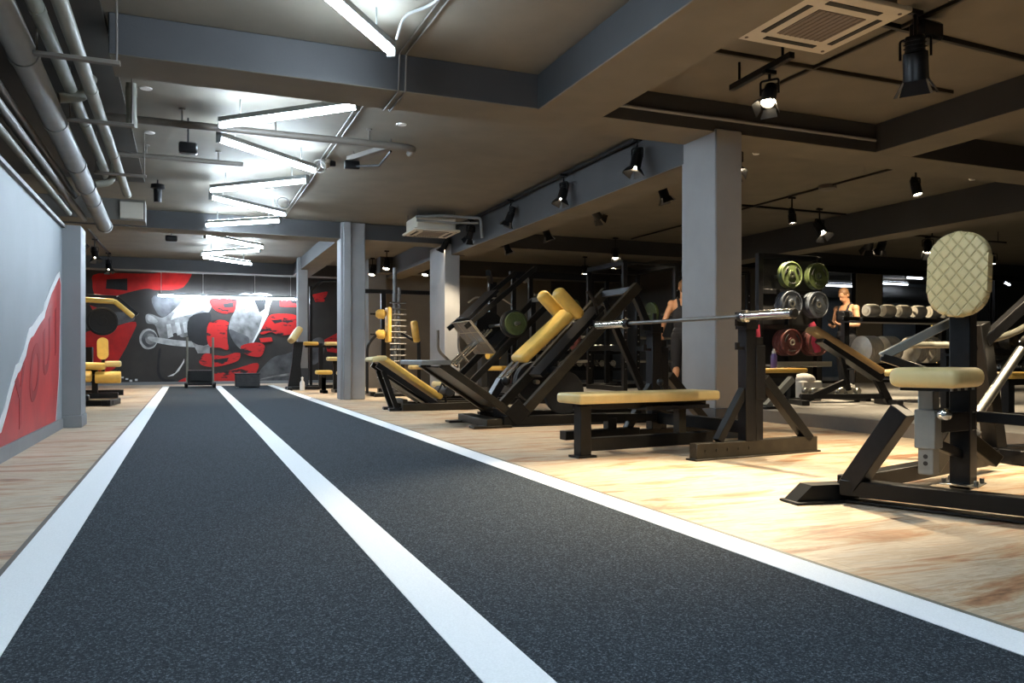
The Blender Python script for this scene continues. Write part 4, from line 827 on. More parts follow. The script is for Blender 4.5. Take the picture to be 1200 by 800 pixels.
link('chest_pad', MB().pad((4.12, 15.0, .98), (4.06, 15.0, 1.40), .24, .10, up=(1, 0, 0), r=.04), mustard, t)
link('lever_arm', MB().bar((3.6, 15.35, 1.32), (4.12, 15.05, 1.0), .05, .05).bar((4.16, 15.0, 1.0), (4.2, 15.1, .05), .07, .07), dark_metal, t)
link('weight_stack', MB().box((3.85, 15.45, .55), (.24, .2, .8), bev=.006), rubber, t)
link('seat', MB().pad((3.95, 14.9, .5), (4.3, 14.9, .5), .3, .08), tan_pad, t)

# machines seen left of the track column
t = thing('preacher_bench', 'black upright bench with a slanted pad next to the far grey post', 'weight bench', (2.02, 17.3, 0))
link('pad', MB().pad((2.0, 17.2, 1.02), (2.18, 17.25, 1.30), .45, .14, up=(-1, 0, .5), r=.05, seg=4), tan_pad, t)
link('column_frame', MB().prism([(-.10, 0), (.20, 0), (.16, .5), (.22, .98), (.02, .98), (-.02, .5)], (2.05, 17.3, .04), (1, 0, 0), (0, 0, 1), -.10), black_metal, t)
link('base', MB().bar((1.96, 17.0, .03), (1.96, 17.5, .03), .1, .06).bar((1.9, 17.25, .04), (2.6, 17.25, .04), .10, .07), black_metal, t)
solo('spray_bottle', MB().lathe((2.20, 16.95, .0), (0, 0, 1), [(0, 0), (0, .05), (.16, .05), (.21, .022), (.24, .02), (.27, .028), (.29, 0)], 16), white_plastic, 'small white bottle standing on the floor at the far grey post', 'bottle', (2.2, 16.95, 0))
def simple_bench(name, lab, x0, x1, y, z, w, m=tan_pad, th=.08, z0=0., group=None):
    t = thing(name, lab, 'weight bench', ((x0+x1)/2, y, z0), group=group)
    link('pad', MB().pad((x0, y, z-th/2), (x1, y, z-th/2), w, th, r=.03), m, t)
    link('spine', MB().bar((x0+.1, y, z-th-.03), (x1-.1, y, z-th-.03), .09, .06), black_metal, t)
    for x in (x0+.15, x1-.15):
        link('leg', MB().bar((x, y, z0), (x, y, z-th-.02), .08, .08, up=(1, 0, 0)).bar((x, y-.22, z0+.03), (x, y+.22, z0+.03), .09, .06), black_metal, t)
    return t
simple_bench('flat_bench', 'mustard flat bench half hidden left of the track column, low one', 2.55, 3.1, 15.9, .70, .4, tan_pad)
simple_bench('flat_bench', 'lowest small mustard seat on black legs between far post and track column', 2.28, 2.58, 15.6, .44, .3, mustard)
simple_bench('flat_bench', 'low mustard seat right against the track column foot', 2.62, 2.95, 15.2, .43, .3, tan_pad)
t = thing('arm_pad_machine', 'dark machine with two mustard arm pads in a row behind the far grey post', 'exercise machine', (2.6, 17.9, 0))
link('arm_pad', MB().pad((2.30, 17.6, .99), (2.62, 17.6, .99), .2, .08, r=.03), mustard, t)
link('arm_pad', MB().pad((2.78, 17.7, .99), (3.15, 17.7, .99), .2, .08, r=.03), tan_pad, t)
link('frame_post', MB().bar((2.7, 17.75, 0), (2.7, 17.75, 1.0), .09, .09, up=(1, 0, 0)).bar((2.35, 17.7, .93), (3.1, 17.75, .93), .06, .05), black_metal, t)
link('mast', MB().bar((2.58, 18.4, 0), (2.58, 18.4, 2.3), .06, .06, up=(1, 0, 0)).tube([(2.58, 18.4, 2.2), (2.8, 18.3, 2.42), (3.3, 18.2, 2.42)], .03, 10, .1), dark_metal, t)
link('base', MB().bar((2.4, 17.9, .04), (3.2, 17.9, .04), .12, .08), black_metal, t)

# recess machines beyond the pier
t = thing('multi_pad_machine', 'low machine with a cluster of mustard pads beyond the end post of the left wall', 'exercise machine', (-1.45, 15.0, 0))
link('head_pad', MB().prism([(.085*math.cos(R(a)), (.10 if math.sin(R(a)) > 0 else -.10)+.085*math.sin(R(a))) for a in range(0, 360, 15)], (-1.33, 15.0, .84), (1, 0, 0), (0, 0, 1), .06), mustard, t)
link('seat_pad', MB().pad((-2.0, 14.85, .57), (-1.28, 14.85, .54), .4, .12, r=.045), mustard, t)
link('side_pad', MB().pad((-1.30, 15.05, .58), (-1.06, 15.05, .58), .3, .10, r=.03), tan_pad, t)
link('roller', MB().lathe((-1.95, 14.7, .38), (1, 0, 0), [(0, 0), (0, .08), (.02, .095), (.46, .095), (.48, .08), (.48, 0)], 18), mustard, t)
link('roller', MB().lathe((-1.42, 14.75, .36), (1, 0, 0), [(0, 0), (0, .09), (.02, .10), (.36, .10), (.38, .09), (.38, 0)], 18), mustard, t)
link('frame', MB().bar((-1.9, 15, .05), (-1.1, 15, .05), .12, .09).bar((-1.45, 15, .05), (-1.45, 15, .52), .09, .09, up=(1, 0, 0)).bar((-1.33, 15.05, .4), (-1.33, 15.05, .8), .05, .05, up=(1, 0, 0)).bar((-1.75, 14.8, .3), (-1.1, 15.05, .47), .05, .05), black_metal, t)
link('weight_stack', MB().box((-1.68, 15.5, .62), (.30, .2, .5), bev=.01), dark_metal, t)
t = thing('floor_base', 'black low machine base on the floor beyond the end post of the left wall', 'machine base', (-1.4, 12.8, 0))
link('foot', MB().bar((-1.75, 12.7, .04), (-1.05, 12.95, .04), .16, .08).bar((-1.7, 12.95, .05), (-1.02, 12.6, .05), .14, .07), dark_metal, t)
link('cross_foot', MB().bar((-1.08, 12.55, .05), (-.98, 13.05, .05), .12, .08).box((-1.5, 12.7, .12), (.4, .18, .09), bev=.02), black_metal, t)
t = thing('high_arm_machine', 'tall machine with an angled mustard arm pad against the red mural', 'exercise machine', (-1.5, 16.2, 0))
link('arm_pad', MB().pad((-1.72, 16.0, 1.72), (-1.22, 16.0, 1.70), .2, .09, up=(0, 0, 1), r=.03).pad((-1.24, 16.0, 1.71), (-.92, 16.0, 1.43), .2, .09, r=.03), mustard, t)
link('arm', MB().bar((-1.8, 16.05, 1.80), (-1.2, 16.05, 1.78), .07, .06).bar((-1.2, 16.05, 1.78), (-.86, 16.05, 1.47), .07, .07), black_metal, t)
link('mast', MB().bar((-1.8, 16.2, .0), (-1.8, 16.2, 2.1), .09, .09, up=(1, 0, 0)).bar((-1.8, 16.2, .05), (-1.1, 16.2, .05), .1, .1), dark_metal, t)
link('weight_wheel', MB().lathe((-1.45, 16.3, 1.35), (0, -1, 0), disc_prof(.26, .05), 30), rubber, t)

# sled and box at the far end of the track
t = thing('push_sled', 'push sled with two upright poles at the far end of the left lane', 'sled', (.24, 19.35, 0))
for x in (-.02, .52): link('pole', MB().cyl((x, 19.15, .10), (x, 19.15, 1.14), .024), pipe_olive, t)
for x in (-.04, .54): link('runner', MB().bar((x, 18.9, .045), (x, 19.7, .045), .07, .06).bar((x, 18.9, .05), (x, 18.78, .12), .07, .04), black_metal, t)
link('deck', MB().box((.25, 19.25, .25), (.50, .42, .30), bev=.01).bar((0, 19.0, .09), (.5, 19.0, .09), .06, .05), black_metal, t)
link('front_panel', MB().box((.25, 19.02, .27), (.44, .02, .22), bev=.004), dark_metal, t)
t = thing('plyo_box', 'low black box at the far end of the right lane', 'box', (1.24, 18.9, 0))
link('body', MB().box((1.24, 18.9, .17), (.52, .40, .28), bev=.012), wood_dark, t)
link('lid', MB().box((1.24, 18.9, .315), (.54, .42, .03), bev=.006), rubber, t)
for x in (1.02, 1.46):
    link('rubber_foot', MB().box((x, 18.75, .02), (.06, .06, .04)), white_plastic if x < 1.1 else rubber, t)

# ------------------------------------------------------------------ the platform: racks, plates, benches
PF = .13
def grip_plate(c, ax, r, w, m, lab, group):
    tt = thing('weight_plate', lab, 'weight plate', c, group=group)
    c = V(c); ax = V(ax).normalized()
    d = MB().lathe(c, ax, [(0, 0), (0, r*.97), (w*.15, r), (w*.85, r), (w, r*.97), (w, r*.90), (w*.82, r*.88), (w*.82, r*.36), (w, r*.34), (w, 0)], 36)
    link('disc', d, m, tt)
    link('hub', MB().lathe(c+ax*w, ax, [(0, r*.24), (.006, r*.24), (.006, r*.13), (0, r*.13)], 24), steel, tt)
    F = frame(ax, Z)
    for k in range(3):
        a0 = k*2*math.pi/3+.5
        pts = [c+ax*(w+.002)+(F.col[1]*math.cos(a0+q*.12)+F.col[2]*math.sin(a0+q*.12))*r*.66 for q in range(-4, 5)]
        link('grip', MB().tube(pts, r*.045, 8), rubber, tt)
    return tt
t = thing('plate_rack', 'tall black storage rack holding green, grey-blue and red plates', 'plate rack', (7.9, 9.0, PF))
for x in (7.42, 7.94, 8.46): link('upright', MB().bar((x, 9.0, PF), (x, 9.0, 2.15), .08, .08, up=(1, 0, 0)), black_metal, t)
for z in (.25, 1.12, 1.62, 2.12): link('cross_bar', MB().bar((7.42, 9.0, z), (8.46, 9.0, z), .06, .07), black_metal, t)
link('back_panel', MB().box((7.94, 9.06, 1.15), (1.05, .02, 2.0)), rubber, t)
link('shelf', MB().box((7.9, 8.8, .58), (.95, .35, .03), bev=.004).box((7.9, 8.63, .61), (.95, .01, .05)), steel, t)
for x in (7.70, 8.17):
    for z in (1.83, 1.43, .90): link('peg', MB().cyl((x, 9.0, z), (x, 8.66, z), .024), steel, t)
for nm, m_, z, n in (('green', plate_green, 1.83, 2), ('grey-blue', plate_blue, 1.43, 3), ('dark red', plate_red, .90, 4)):
    for x, side in ((7.70, 'left'), (8.17, 'right')):
        for k in range(n):
            pos = ('front', 'second', 'third', 'rearmost')[k]
            grip_plate((x, 8.70+.052*k, z), (0, -1, 0), .185, .046, m_, '%s %s plate on the %s peg of the storage rack' % (pos, nm, side), '%s plates on the storage rack' % nm)
for k, (x, y, z) in enumerate(((7.05, 8.9, 1.02), (7.30, 8.92, 1.0))):
    solo('red_towel', MB().tube([(x, y, z+.14), (x+.01, y-.01, z), (x-.005, y, z-.14)], .045, 10), red_cloth, 'crimson towel hanging on the %s side of the dark rack post' % ('left', 'right')[k], 'towel', (x, y, z-.14), 'crimson towels by the plate rack')
solo('red_towel', MB().tube([(7.93, 8.55, 1.16), (7.97, 8.50, 1.04), (7.95, 8.5, .9), (8.02, 8.52, .78)], .05, 10), red_cloth, 'crimson towel draped beside the dark red plates', 'towel', (7.95, 8.5, .9))
solo('rack_tie', MB().tube([(6.95, 8.95, 1.02), (7.42, 8.98, 1.02)], .02, 8), black_metal, 'thin bar carrying the crimson towels beside the plate rack', 'bar', (6.95, 8.95, 1.02))
# power cages
def cage(cx, cy, w, d, h, lab):
    t = thing('power_rack', lab, 'power rack', (cx, cy, PF))
    for sx in (-1, 1):
        for sy in (-1, 1):
            x, y = cx+sx*w/2, cy+sy*d/2
            u = link('upright', MB().bar((x, y, PF), (x, y, h), .075, .075, up=(1, 0, 0)), black_metal, t)
            hm = MB()
            for k in range(12): hm.cyl((x, y-.038, .5+.12*k), (x, y-.0395, .5+.12*k), .012, seg=8)
            link('pin_hole', hm, steel, u)
        link('base_rail', MB().bar((cx+sx*w/2, cy-d/2, PF+.04), (cx+sx*w/2, cy+d/2, PF+.04), .08, .08), black_metal, t)
        link('top_rail', MB().bar((cx+sx*w/2, cy-d/2, h), (cx+sx*w/2, cy+d/2, h), .08, .08), black_metal, t)
        link('safety_bar', MB().bar((cx+sx*w/2, cy-d/2, .85), (cx+sx*w/2, cy+d/2, .85), .06, .09), dark_metal, t)
        for z in (.62, 1.05, 1.5): link('plate_peg', MB().cyl((cx+sx*w/2, cy+d/2, z), (cx+sx*(w/2+.28), cy+d/2, z), .024), steel, t)
    link('cross_beam', MB().bar((cx-w/2, cy+d/2, h), (cx+w/2, cy+d/2, h), .08, .1), black_metal, t)
    link('pull_up_bar', MB().cyl((cx-w/2, cy-d/2, h), (cx+w/2, cy-d/2, h), .02), black_metal, t)
    link('base_cross', MB().bar((cx-w/2, cy+d/2, PF+.04), (cx+w/2, cy+d/2, PF+.04), .08, .08), black_metal, t)
    return t
cage(7.15, 12.02, 1.0, 1.25, 2.25, 'black power rack in the shade left of the square pillar')
cage(9.05, 12.35, 1.0, .9, 2.25, 'farther black power rack right behind the square pillar')
for x, z, m_, lab in ((6.38, 1.50, plate_green, 'green plate on the left top peg of the shaded power rack'), (6.38, 1.05, plate_red, 'red plate on the left middle peg of the shaded power rack'), (7.92, 1.5, plate_green, 'green plate on the right top peg of the shaded power rack'), (7.92, 1.05, rubber, 'black plate on the right middle peg of the shaded power rack')):
    grip_plate((x, 12.645, z), (-1 if x < 7 else 1, 0, 0), .215, .06, m_, lab, 'plates on the power rack pegs')
t = thing('cable_machine', 'black twin column cable machine behind the hack squat', 'exercise machine', (6.1, 13.6, PF))
link('weight_stack', MB().box((5.75, 13.6, .75), (.28, .22, 1.0), bev=.01), rubber, t)
for x in (5.58, 5.92): link('column', MB().bar((x, 13.6, PF), (x, 13.6, 2.2), .08, .08, up=(1, 0, 0)), black_metal, t)
link('top_beam', MB().bar((5.5, 13.6, 2.22), (7.6, 13.6, 2.22), .09, .12), black_metal, t)
for x in (7.2, 7.54): link('column', MB().bar((x, 13.6, PF), (x, 13.6, 2.2), .08, .08, up=(1, 0, 0)), black_metal, t)
link('base', MB().bar((5.5, 13.6, PF+.03), (7.6, 13.6, PF+.03), .3, .06), black_metal, t)
link('pulley', MB().cyl((5.75, 13.4, 2.12), (5.75, 13.48, 2.12), .06), steel, t)
t = thing('lat_machine', 'black lat pull machine with mustard seat deep behind the slanted rails', 'exercise machine', (5.10, 13.45, 0))
link('mast', MB().bar((5.10, 13.45, 0), (5.10, 13.45, 2.05), .12, .14, up=(1, 0, 0)).bar((5.10, 13.50, 2.05), (4.80, 12.85, 2.15), .08, .1), black_metal, t)
link('weight_stack', MB().box((5.10, 13.65, .7), (.34, .24, 1.1), bev=.01), rubber, t)
link('seat', MB().pad((4.90, 12.85, .5), (5.15, 13.10, .5), .3, .08), mustard, t)
link('pull_bar', MB().tube([(4.40, 12.75, 1.62), (4.55, 12.80, 1.72), (5.10, 12.95, 1.72), (5.30, 13.00, 1.62)], .015, 8, .05), steel, t)
link('thigh_pad', MB().lathe((4.80, 12.90, .72), (1, .5, 0), [(0, 0), (.01, .06), (.3, .06), (.31, 0)], 16), mustard, t)
link('base', MB().bar((5.00, 12.75, .04), (5.15, 13.75, .04), .14, .08), black_metal, t)

# dumbbells
def dumbbell(c, ax, r, hl, gap, m, lab, group, ribs=1):
    c, ax = V(c), V(ax).normalized()
    tt = thing('dumbbell', lab, 'dumbbell', c, group=group)
    link('handle', MB().cyl(c-ax*(gap/2+.01), c+ax*(gap/2+.01), r*.20), chrome, tt)
    for s_ in (-1, 1):
        pr = [(gap/2, 0)]
        for k in range(ribs):
            a0 = gap/2+hl*k/ribs; a1 = gap/2+hl*(k+1)/ribs
            pr += [(a0, r*.88), (a0+(a1-a0)*.2, r), (a0+(a1-a0)*.8, r), (a1, r*.88)]
        pr += [(gap/2+hl, r*.5), (gap/2+hl+.004, r*.45), (gap/2+hl+.004, 0)]
        link('head', MB().lathe(c, ax*s_, pr, 28), m, tt)
    return tt
def rack(x0, x1, y, zs, lab, dep=.42):
    t = thing('dumbbell_rack', lab, 'dumbbell rack', ((x0+x1)/2, y, PF))
    for x in (x0+.06, x1-.06):
        link('side_frame', MB().bar((x, y+.12, PF), (x, y+.12, max(zs)+.12), .07, .09, up=(1, 0, 0)).bar((x, y-.28, PF+.03), (x, y+.3, PF+.03), .08, .06), black_metal, t)
    for z in zs: link('shelf', MB().bar((x0, y-dep/2, z), (x1, y-dep/2, z), .05, .05).bar((x0, y+dep/2-.1, z+.03), (x1, y+dep/2-.1, z+.03), .05, .05).box(((x0+x1)/2, y-.05, z-.02), (x1-x0, dep*.8, .02)), black_metal, t)
    return t
rack(8.0, 9.9, 7.95, (.56, 1.18), 'black two tier dumbbell rack behind the cream seat')
bx = [(8.42, 'left'), (9.22, 'right')]
for x, lab in bx:
    dumbbell((x, 7.88, .61+.185), (1, 0, 0), .18, .22 if x < 8.9 else .16, .12, urethane, 'huge ribbed steel dumbbell at the %s of the lower rack shelf' % lab, 'huge dumbbells on the lower shelf', 8 if x < 8.9 else 5)
for k, x in enumerate((8.46, 9.02, 9.58)):
    dumbbell((x, 7.88, 1.225+.085), (1, 0, 0), .085, .18, .10, urethane, '%s of the steel dumbbells on the upper rack shelf' % ('leftmost', 'middle', 'rightmost')[k], 'dumbbells on the upper shelf', 1)
rack(7.0, 9.4, 5.62, (.50, .74), 'low dumbbell rack at the right edge behind the tall backrest')
for k in range(7):
    dumbbell((7.2+.3*k, 5.6, .53+.075), (0, 1, 0), .07, .10, .12, chrome, '%s chrome dumbbell from the left on the lower tier at the right edge' % ('first', 'second', 'third', 'fourth', 'fifth', 'sixth', 'seventh')[k], 'chrome dumbbells at the right edge')
for k in range(6):
    dumbbell((7.3+.32*k, 5.6, .77+.085), (0, 1, 0), .08, .11, .12, olive_metal, '%s dark dumbbell from the left on the upper tier at the right edge' % ('first', 'second', 'third', 'fourth', 'fifth', 'sixth')[k], 'dark dumbbells at the right edge')
simple_bench('flat_bench', 'mustard flat bench before the low rack at the right edge', 6.85, 7.75, 5.05, .56, .3, mustard, .06, PF)
simple_bench('flat_bench', 'mustard flat bench with a purple bottle standing on it, right of the press rack', 6.52, 7.2, 7.95, .56, .3, mustard, .06, PF)
t = thing('drink_bottle', 'purple drink bottle with a pale cap on the mustard bench', 'bottle', (6.78, 7.95, .56))
link('bottle_body', MB().lathe((6.78, 7.95, .56), (0, 0, 1), [(0, 0), (0, .037), (.01, .04), (.15, .04), (.18, .026), (.185, 0)], 18), bottle_purple, t)
link('cap', MB().lathe((6.78, 7.95, .74), (0, 0, 1), [(0, .024), (.03, .024), (.035, .014), (.06, .012), (.06, 0)], 14), white_plastic, t)
# incline bench
t = thing('incline_bench', 'incline bench with a raised backrest of darkened mustard on the platform', 'weight bench', (7.4, 7.25, PF))
hd, hg = V((6.85, 7.40, 1.04)), V((7.62, 7.10, .52))
link('backrest', MB().pad(hd, hg, .30, .075, r=.03), dimmed_pad, t)
link('back_frame', MB().bar(hd+V((.12, -.05, -.12)), hg+V((0, 0, -.07)), .24, .11).bar(hd+V((.35, -.13, -.32)), V((7.3, 7.25, .30)), .05, .05), black_metal, t)
link('seat', MB().pad((7.62, 7.10, .50), (8.0, 6.95, .54), .3, .07, r=.03), tan_pad, t)
link('leg', MB().bar((7.58, 7.12, .48), (7.74, 7.06, PF+.02), .08, .08).bar((7.68, 6.85, PF+.03), (7.80, 7.3, PF+.03), .08, .06), black_metal, t)
link('leg', MB().bar((7.25, 7.26, .40), (6.75, 7.46, PF+.03), .07, .07).bar((6.65, 7.25, PF+.03), (6.80, 7.65, PF+.03), .09, .06).bar((6.75, 7.45, PF+.1), (7.7, 7.08, PF+.1), .06, .06), black_metal, t)
# bits on the platform
t = thing('towel_bin', 'white towels heaped in a low bin between the benches on the platform', 'bin', (7.5, 8.2, PF))
link('bin_body', MB().box((7.5, 8.2, PF+.13), (.34, .3, .26), bev=.02), white_plastic, t)
link('towels', MB().ball((7.47, 8.18, PF+.28), .13, (1.1, 1, .6)).ball((7.57, 8.23, PF+.27), .10, (1.1, 1, .7)), paper_white, t)
t = thing('kettlebell_rail', 'short rail of small dumbbells on the platform under the raised backrest of darkened mustard', 'dumbbell rack', (7.4, 7.74, PF))
link('rail_frame', MB().bar((7.1, 7.78, PF+.08), (7.9, 7.68, PF+.08), .2, .03).bar((7.12, 7.78, PF), (7.12, 7.78, PF+.08), .05, .05, up=(1, 0, 0)).bar((7.87, 7.68, PF), (7.87, 7.68, PF+.08), .05, .05, up=(1, 0, 0)), black_metal, t)
for k in range(6):
    dumbbell((7.17+.13*k, 7.77-.017*k, PF+.14), (.13, 1, 0), .042, .06, .08, steel, '%s small dumbbell from the left on the short floor rail' % ('first', 'second', 'third', 'fourth', 'fifth', 'sixth')[k], 'small dumbbells on the floor rail')
t = thing('wood_prop', 'slanted tan steel prop just right of the press rack on the platform edge', 'bar', (6.0, 7.0, PF))
link('bar_body', MB().bar((5.86, 7.0, PF+.02), (6.22, 7.0, .46), .07, .07), grey_metal, t)
link('bar_foot', MB().box((5.86, 7.0, PF+.015), (.16, .2, .03), bev=.005), black_metal, t)
# low rack deep left of the pillar
rack(5.9, 8.3, 14.6, (.45, .78), 'long low dumbbell rack deep behind the hack squat')
for k in range(9):
    dumbbell((6.05+.26*k, 14.55, .49+.08), (0, 1, 0), .075, .1, .12, chrome, '%s dumbbell from the left on the low shelf of the deep rack' % ('first', 'second', 'third', 'fourth', 'fifth', 'sixth', 'seventh', 'eighth', 'ninth')[k], 'dumbbells on the deep rack')
    dumbbell((6.05+.26*k, 14.55, .82+.07), (0, 1, 0), .065, .09, .12, steel, '%s dumbbell from the left on the high shelf of the deep rack' % ('first', 'second', 'third', 'fourth', 'fifth', 'sixth', 'seventh', 'eighth', 'ninth')[k], 'dumbbells on the deep rack')
# machine at the right edge
t = thing('lever_machine', 'dark leaning post with slanted bars behind the nearest seat at the right edge', 'exercise machine', (5.2, 3.75, 0))
link('leaning_post', MB().bar((4.79, 3.66, .92), (5.02, 3.70, .02), .10, .12), dark_metal, t)
link('slanted_arm', MB().bar((4.82, 3.64, .80), (5.55, 3.55, 1.35), .06, .07), black_metal, t)
link('slanted_arm', MB().bar((4.80, 3.66, .76), (4.62, 3.75, 1.02), .05, .06), black_metal, t)
link('chrome_bar', MB().cyl((4.55, 3.55, .24), (5.05, 3.55, .75), .030), steel, t)
link('base', MB().bar((4.5, 3.7, .05), (5.7, 3.7, .05), .12, .1).bar((5.0, 3.3, .05), (5.0, 4.1, .05), .1, .09), black_metal, t)
link('curl_bar', MB().tube([(4.45, 3.9, .78), (4.9, 3.8, .78), (5.2, 3.7, .86), (5.6, 3.6, 1.1)], .022, 10, .1), pipe_olive, t)
# cooler seen through the glass
t = thing('drinks_cooler', 'glass drinks cooler with lit yellow bottles behind the partition', 'fridge', (18.0, 14.9, PF))
link('cabinet', MB().box((18.0, 15.1, .95), (.6, .45, 1.6), bev=.02), black_metal, t)
lit = mat('lit_cooler_shelf', (.9, .6, .2), .5, emit=(1., .62, .16), estr=1.6, var=.5, vscale=14)
for k in range(4): link('shelf', MB().box((18.0, 14.86, .45+.32*k), (.5, .03, .22)), lit, t)
t = thing('wall_heater', 'grey duct under the ceiling in the room behind the glass', 'duct', (15.5, 17.1, 2.9))
link('duct_body', MB().cyl((10.5, 17.1, 2.55), (22.5, 17.1, 2.55), .2, seg=24), pipe_grey, t)
link('duct_strap', MB().cyl((14.0, 17.1, 2.55), (14.06, 17.1, 2.55), .21, seg=24).cyl((14.03, 17.1, 2.7), (14.03, 17.1, 2.9), .01), dark_metal, t)

# ------------------------------------------------------------------ people
def remesh(mb, vox, sm):
    me = bpy.data.meshes.new('tmp'); bmesh.ops.recalc_face_normals(mb.bm, faces=mb.bm.faces[:]); mb.bm.to_mesh(me); mb.bm.free()
    ob = bpy.data.objects.new('tmp', me); COL.objects.link(ob)
    r = ob.modifiers.new('r', 'REMESH'); r.mode = 'VOXEL'; r.voxel_size = vox
    s = ob.modifiers.new('s', 'SMOOTH'); s.factor = .5; s.iterations = sm
    dg = bpy.context.evaluated_depsgraph_get(); m2 = bpy.data.meshes.new_from_object(ob.evaluated_get(dg))
    bpy.data.objects.remove(ob); bpy.data.meshes.remove(me)
    out = MB(); out.bm.from_mesh(m2); bpy.data.meshes.remove(m2); return out
def person(loc, rz, lab, arms, look=20, hold=False, hairc=hair_m):
    """local frame: x forward, y left, z up; height 1.78"""
    t = thing('person', lab, 'person', loc, rz)
    nk, hd_ = V((0, 0, 1.50)), V((.035, 0, 1.665)); lk = R(look)
    fx = V((math.cos(lk), 0, -math.sin(lk))); fz = V((math.sin(lk), 0, math.cos(lk)))
    hd_ = V((.0, 0, 1.56))+fz*.105+fx*.02
    HR = Matrix((fx, V((0, 1, 0)), fz)).transposed()
    b = MB()
    # torso
    for c, r, sc in (((0, 0, .96), .155, (.78, 1.08, .8)), ((0, 0, 1.10), .145, (.75, 1.02, 1)), ((.005, 0, 1.25), .165, (.76, 1.10, 1)), ((.0, 0, 1.36), .165, (.74, 1.15, .75)), ((.05, .08, 1.33), .085, (.7, 1, .8)), ((.05, -.08, 1.33), .085, (.7, 1, .8))): b.ball(c, r, sc)
    b.caps((0, .10, 1.42), (0, -.10, 1.42), .075, .075); b.caps((-.01, 0, 1.42), (.01, 0, 1.57), .066, .058)
    # head: skull, jaw, nose, ears, brow
    H = lambda x, y, z: hd_+HR @ V((x, y, z))
    b.ball(H(-.012, 0, .03), .098, (1, .80, 1.02), rot=HR); b.ball(H(.022, 0, -.045), .070, (.95, .80, 1.0), rot=HR); b.ball(H(.045, 0, -.085), .032, (1, 1.1, .8), rot=HR)
    b.caps(H(.088, 0, .012), H(.104, 0, -.022), .009, .015); b.caps(H(.078, -.03, .034), H(.078, .03, .034), .012, .012); b.caps(H(.080, -.02, -.055), H(.080, .02, -.055), .009, .009)
    for s in (-1, 1): b.ball(H(-.012, s*.083, -.005), .026, (.55, .35, 1), rot=HR)
    # legs
    for s in (-1, 1):
        hip, kn, an = V((0, s*.095, .92)), V((.02+.02*s, s*.115, .50)), V((-.01+.04*s, s*.125, .09))
        b.caps(hip, kn, .092, .062); b.caps(kn, kn*.62+an*.38+V((-.02, 0, 0)), .060, .060); b.caps(kn*.62+an*.38+V((-.02, 0, 0)), an, .060, .038)
        b.caps(an+V((-.03, 0, -.045)), an+V((.14, s*.02, -.055)), .036, .03)
    # arms
    hands = []
    for s, (el, wr, hd2) in zip((1, -1), arms):
        sh = V((0, s*.19, 1.41)); el, wr, hd2 = V(el), V(wr), V(hd2)
        b.ball(sh, .068); b.caps(sh, (sh+el)/2, .056, .052); b.caps((sh+el)/2, el, .052, .042); b.caps(el, el*.6+wr*.4, .044, .042); b.caps(el*.6+wr*.4, wr, .042, .027)
        d = (hd2-wr).normalized(); sd = d.cross(Z); sd = sd.normalized() if sd.length > .2 else V((0, 1, 0)); up = sd.cross(d)
        pal = wr+d*.05
        b.ball(wr+d*.045, .04, (1.15, .95, .5), rot=Matrix((d, sd, up)).transposed())
        for k, ln in enumerate((.065, .078, .072, .055)):
            p0 = wr+d*.08+sd*(.03-.02*k); p1 = p0+d*ln*.55-up*.008; p2 = p1+d*ln*.35*(.5 if hold else .9)+up*(.03 if hold else -.02)
            b.caps(p0, p1, .0095, .009, 8); b.caps(p1, p2, .009, .008, 8)
        th = wr+d*.03+sd*.035*1; b.caps(th, th+sd*.022+d*.03+up*.012, .012, .011, 8); b.caps(th+sd*.022+d*.03+up*.012, th+sd*.018+d*.058+up*.022, .011, .009, 8)
        hands.append(wr+d*.09+up*.02)
    M = wmat(t)
    bb = remesh(b, .0085, 3); bb.bm.transform(M); link('body', bb, skin, t, smooth=80)
    # hair
    h = MB(); h.ball(H(-.022, 0, .045), .103, (.98, .83, .95), rot=HR); h.ball(H(-.05, 0, .0), .085, (.8, .95, 1.0), rot=HR)
    hb = remesh(h, .008, 2)
    cut = [v for v in hb.bm.verts if (HR.transposed() @ (v.co-hd_)).x > .052-.0*0 and (HR.transposed() @ (v.co-hd_)).z < .085]
    bmesh.ops.delete(hb.bm, geom=cut, context='VERTS'); hb.bm.transform(M); link('hair', hb, hairc, t, smooth=80)
    # tank top
    s_ = MB()
    for c, r, sc in (((0, 0, .97), .168, (.80, 1.09, .62)), ((0, 0, 1.10), .155, (.78, 1.04, 1)), ((.005, 0, 1.24), .173, (.79, 1.09, 1)), ((.0, 0, 1.33), .168, (.79, 1.02, .72)), ((.05, .08, 1.33), .09, (.75, 1, .8)), ((.05, -.08, 1.33), .09, (.75, 1, .8))): s_.ball(c, r, sc)
    for s in (-1, 1): s_.tube([(.10, s*.085, 1.36), (.06, s*.095, 1.46), (.0, s*.10, 1.498), (-.07, s*.095, 1.46), (-.10, s*.08, 1.36)], .024, 10)
    tb = remesh(s_, .010, 2); tb.bm.transform(M); o = link('tank_top', tb, cloth_black, t, smooth=80); o['label'] = 'black tank top'
    s_ = MB(); s_.ball((0, 0, .93), .172, (.82, 1.06, .72))
    for s in (-1, 1):
        hip, kn, an = V((0, s*.095, .90)), V((.02+.02*s, s*.115, .50)), V((-.01+.04*s, s*.125, .12))
        s_.caps(hip, kn, .105, .078); s_.caps(kn, an, .076, .056)
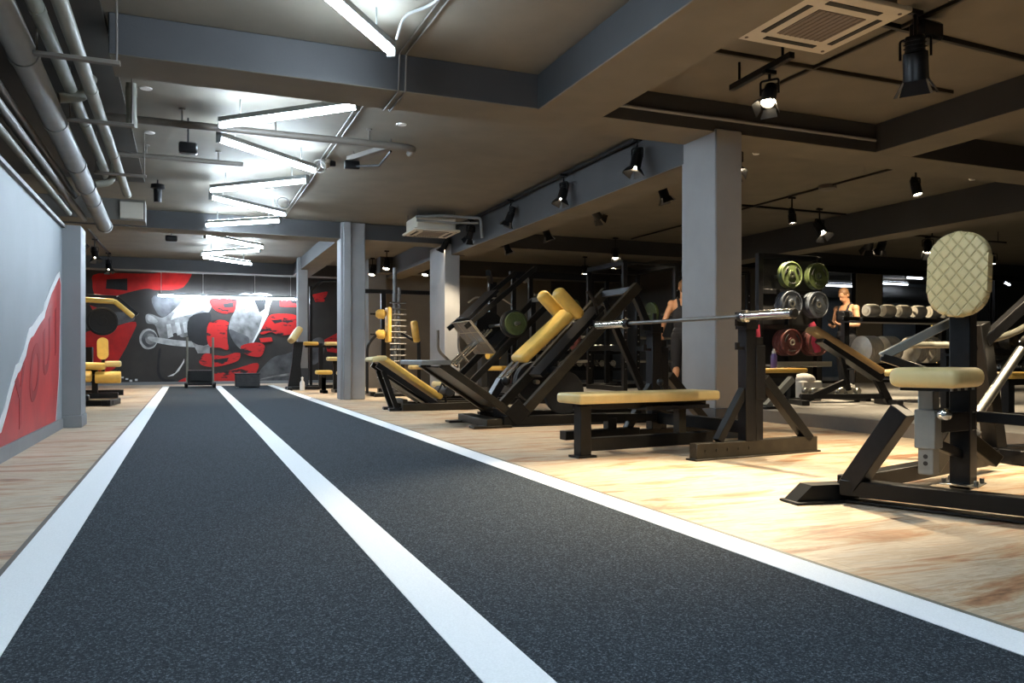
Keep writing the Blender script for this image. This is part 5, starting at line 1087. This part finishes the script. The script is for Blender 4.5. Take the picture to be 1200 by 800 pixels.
    tb = remesh(s_, .010, 2); tb.bm.transform(M); o = link('trousers', tb, cloth_black, t, smooth=80); o['label'] = 'black training trousers'
    for s in (-1, 1):
        an = V((-.01+.04*s, s*.125, .09)); s_ = MB(); s_.caps(an+V((-.035, 0, -.05)), an+V((.15, s*.02, -.058)), .045, .036); s_.caps(an+V((-.03, 0, -.03)), an+V((.03, 0, -.01)), .045, .044)
        for v in s_.bm.verts: v.co.z = max(v.co.z, .002)
        s_.bm.transform(M); link('shoe', s_, white_plastic if hold else rubber, t)
    return t, M, hands
t, M, hands = person((10.72, 10.70, PF), 186, 'man in a black tank top looking down at the phone in his hands', (((.02, .25, 1.13), (.23, .10, 1.12), (.30, .05, 1.15)), ((.02, -.25, 1.13), (.22, -.12, 1.10), (.29, -.06, 1.13))), 32, True)
ph = MB(); ph.box((0, 0, 0), (.15, .075, .010), bev=.003)
ph.bm.transform(M @ Matrix.Translation((.385, .0, 1.165)) @ Matrix.Rotation(R(-35), 4, 'Y'))
solo('phone', ph, black_metal, 'dark phone held by the man in the black tank top', 'phone', M @ V((.37, 0, 1.16)))
person((7.31, 10.67, PF), 62, 'person in a dark sleeveless top seen from behind, half hidden by the square pillar', (((.02, .30, 1.15), (.10, .36, .92), (.12, .36, .86)), ((.04, -.28, 1.14), (.14, -.30, .90), (.16, -.30, .84))), 6)

# ------------------------------------------------------------------ world, camera, exposure
w_ = bpy.data.worlds.new('World'); scene.world = w_; w_.use_nodes = True
w_.node_tree.nodes['Background'].inputs['Color'].default_value = (.02, .02, .022, 1)
cd = bpy.data.cameras.new('camera'); cam = bpy.data.objects.new('camera', cd); COL.objects.link(cam)
cd.sensor_width = 36; cd.lens = 36*930/1200; cd.shift_y = .015; cd.clip_start = .02
cam.location = (0, 0, .70); cam.rotation_euler = (R(90), 0, R(-22.2))
scene.camera = cam
vs = scene.view_settings; vs.view_transform = 'Standard'; vs.look = 'None'; vs.exposure = 0.25; vs.gamma = 1; vs.use_curve_mapping = False
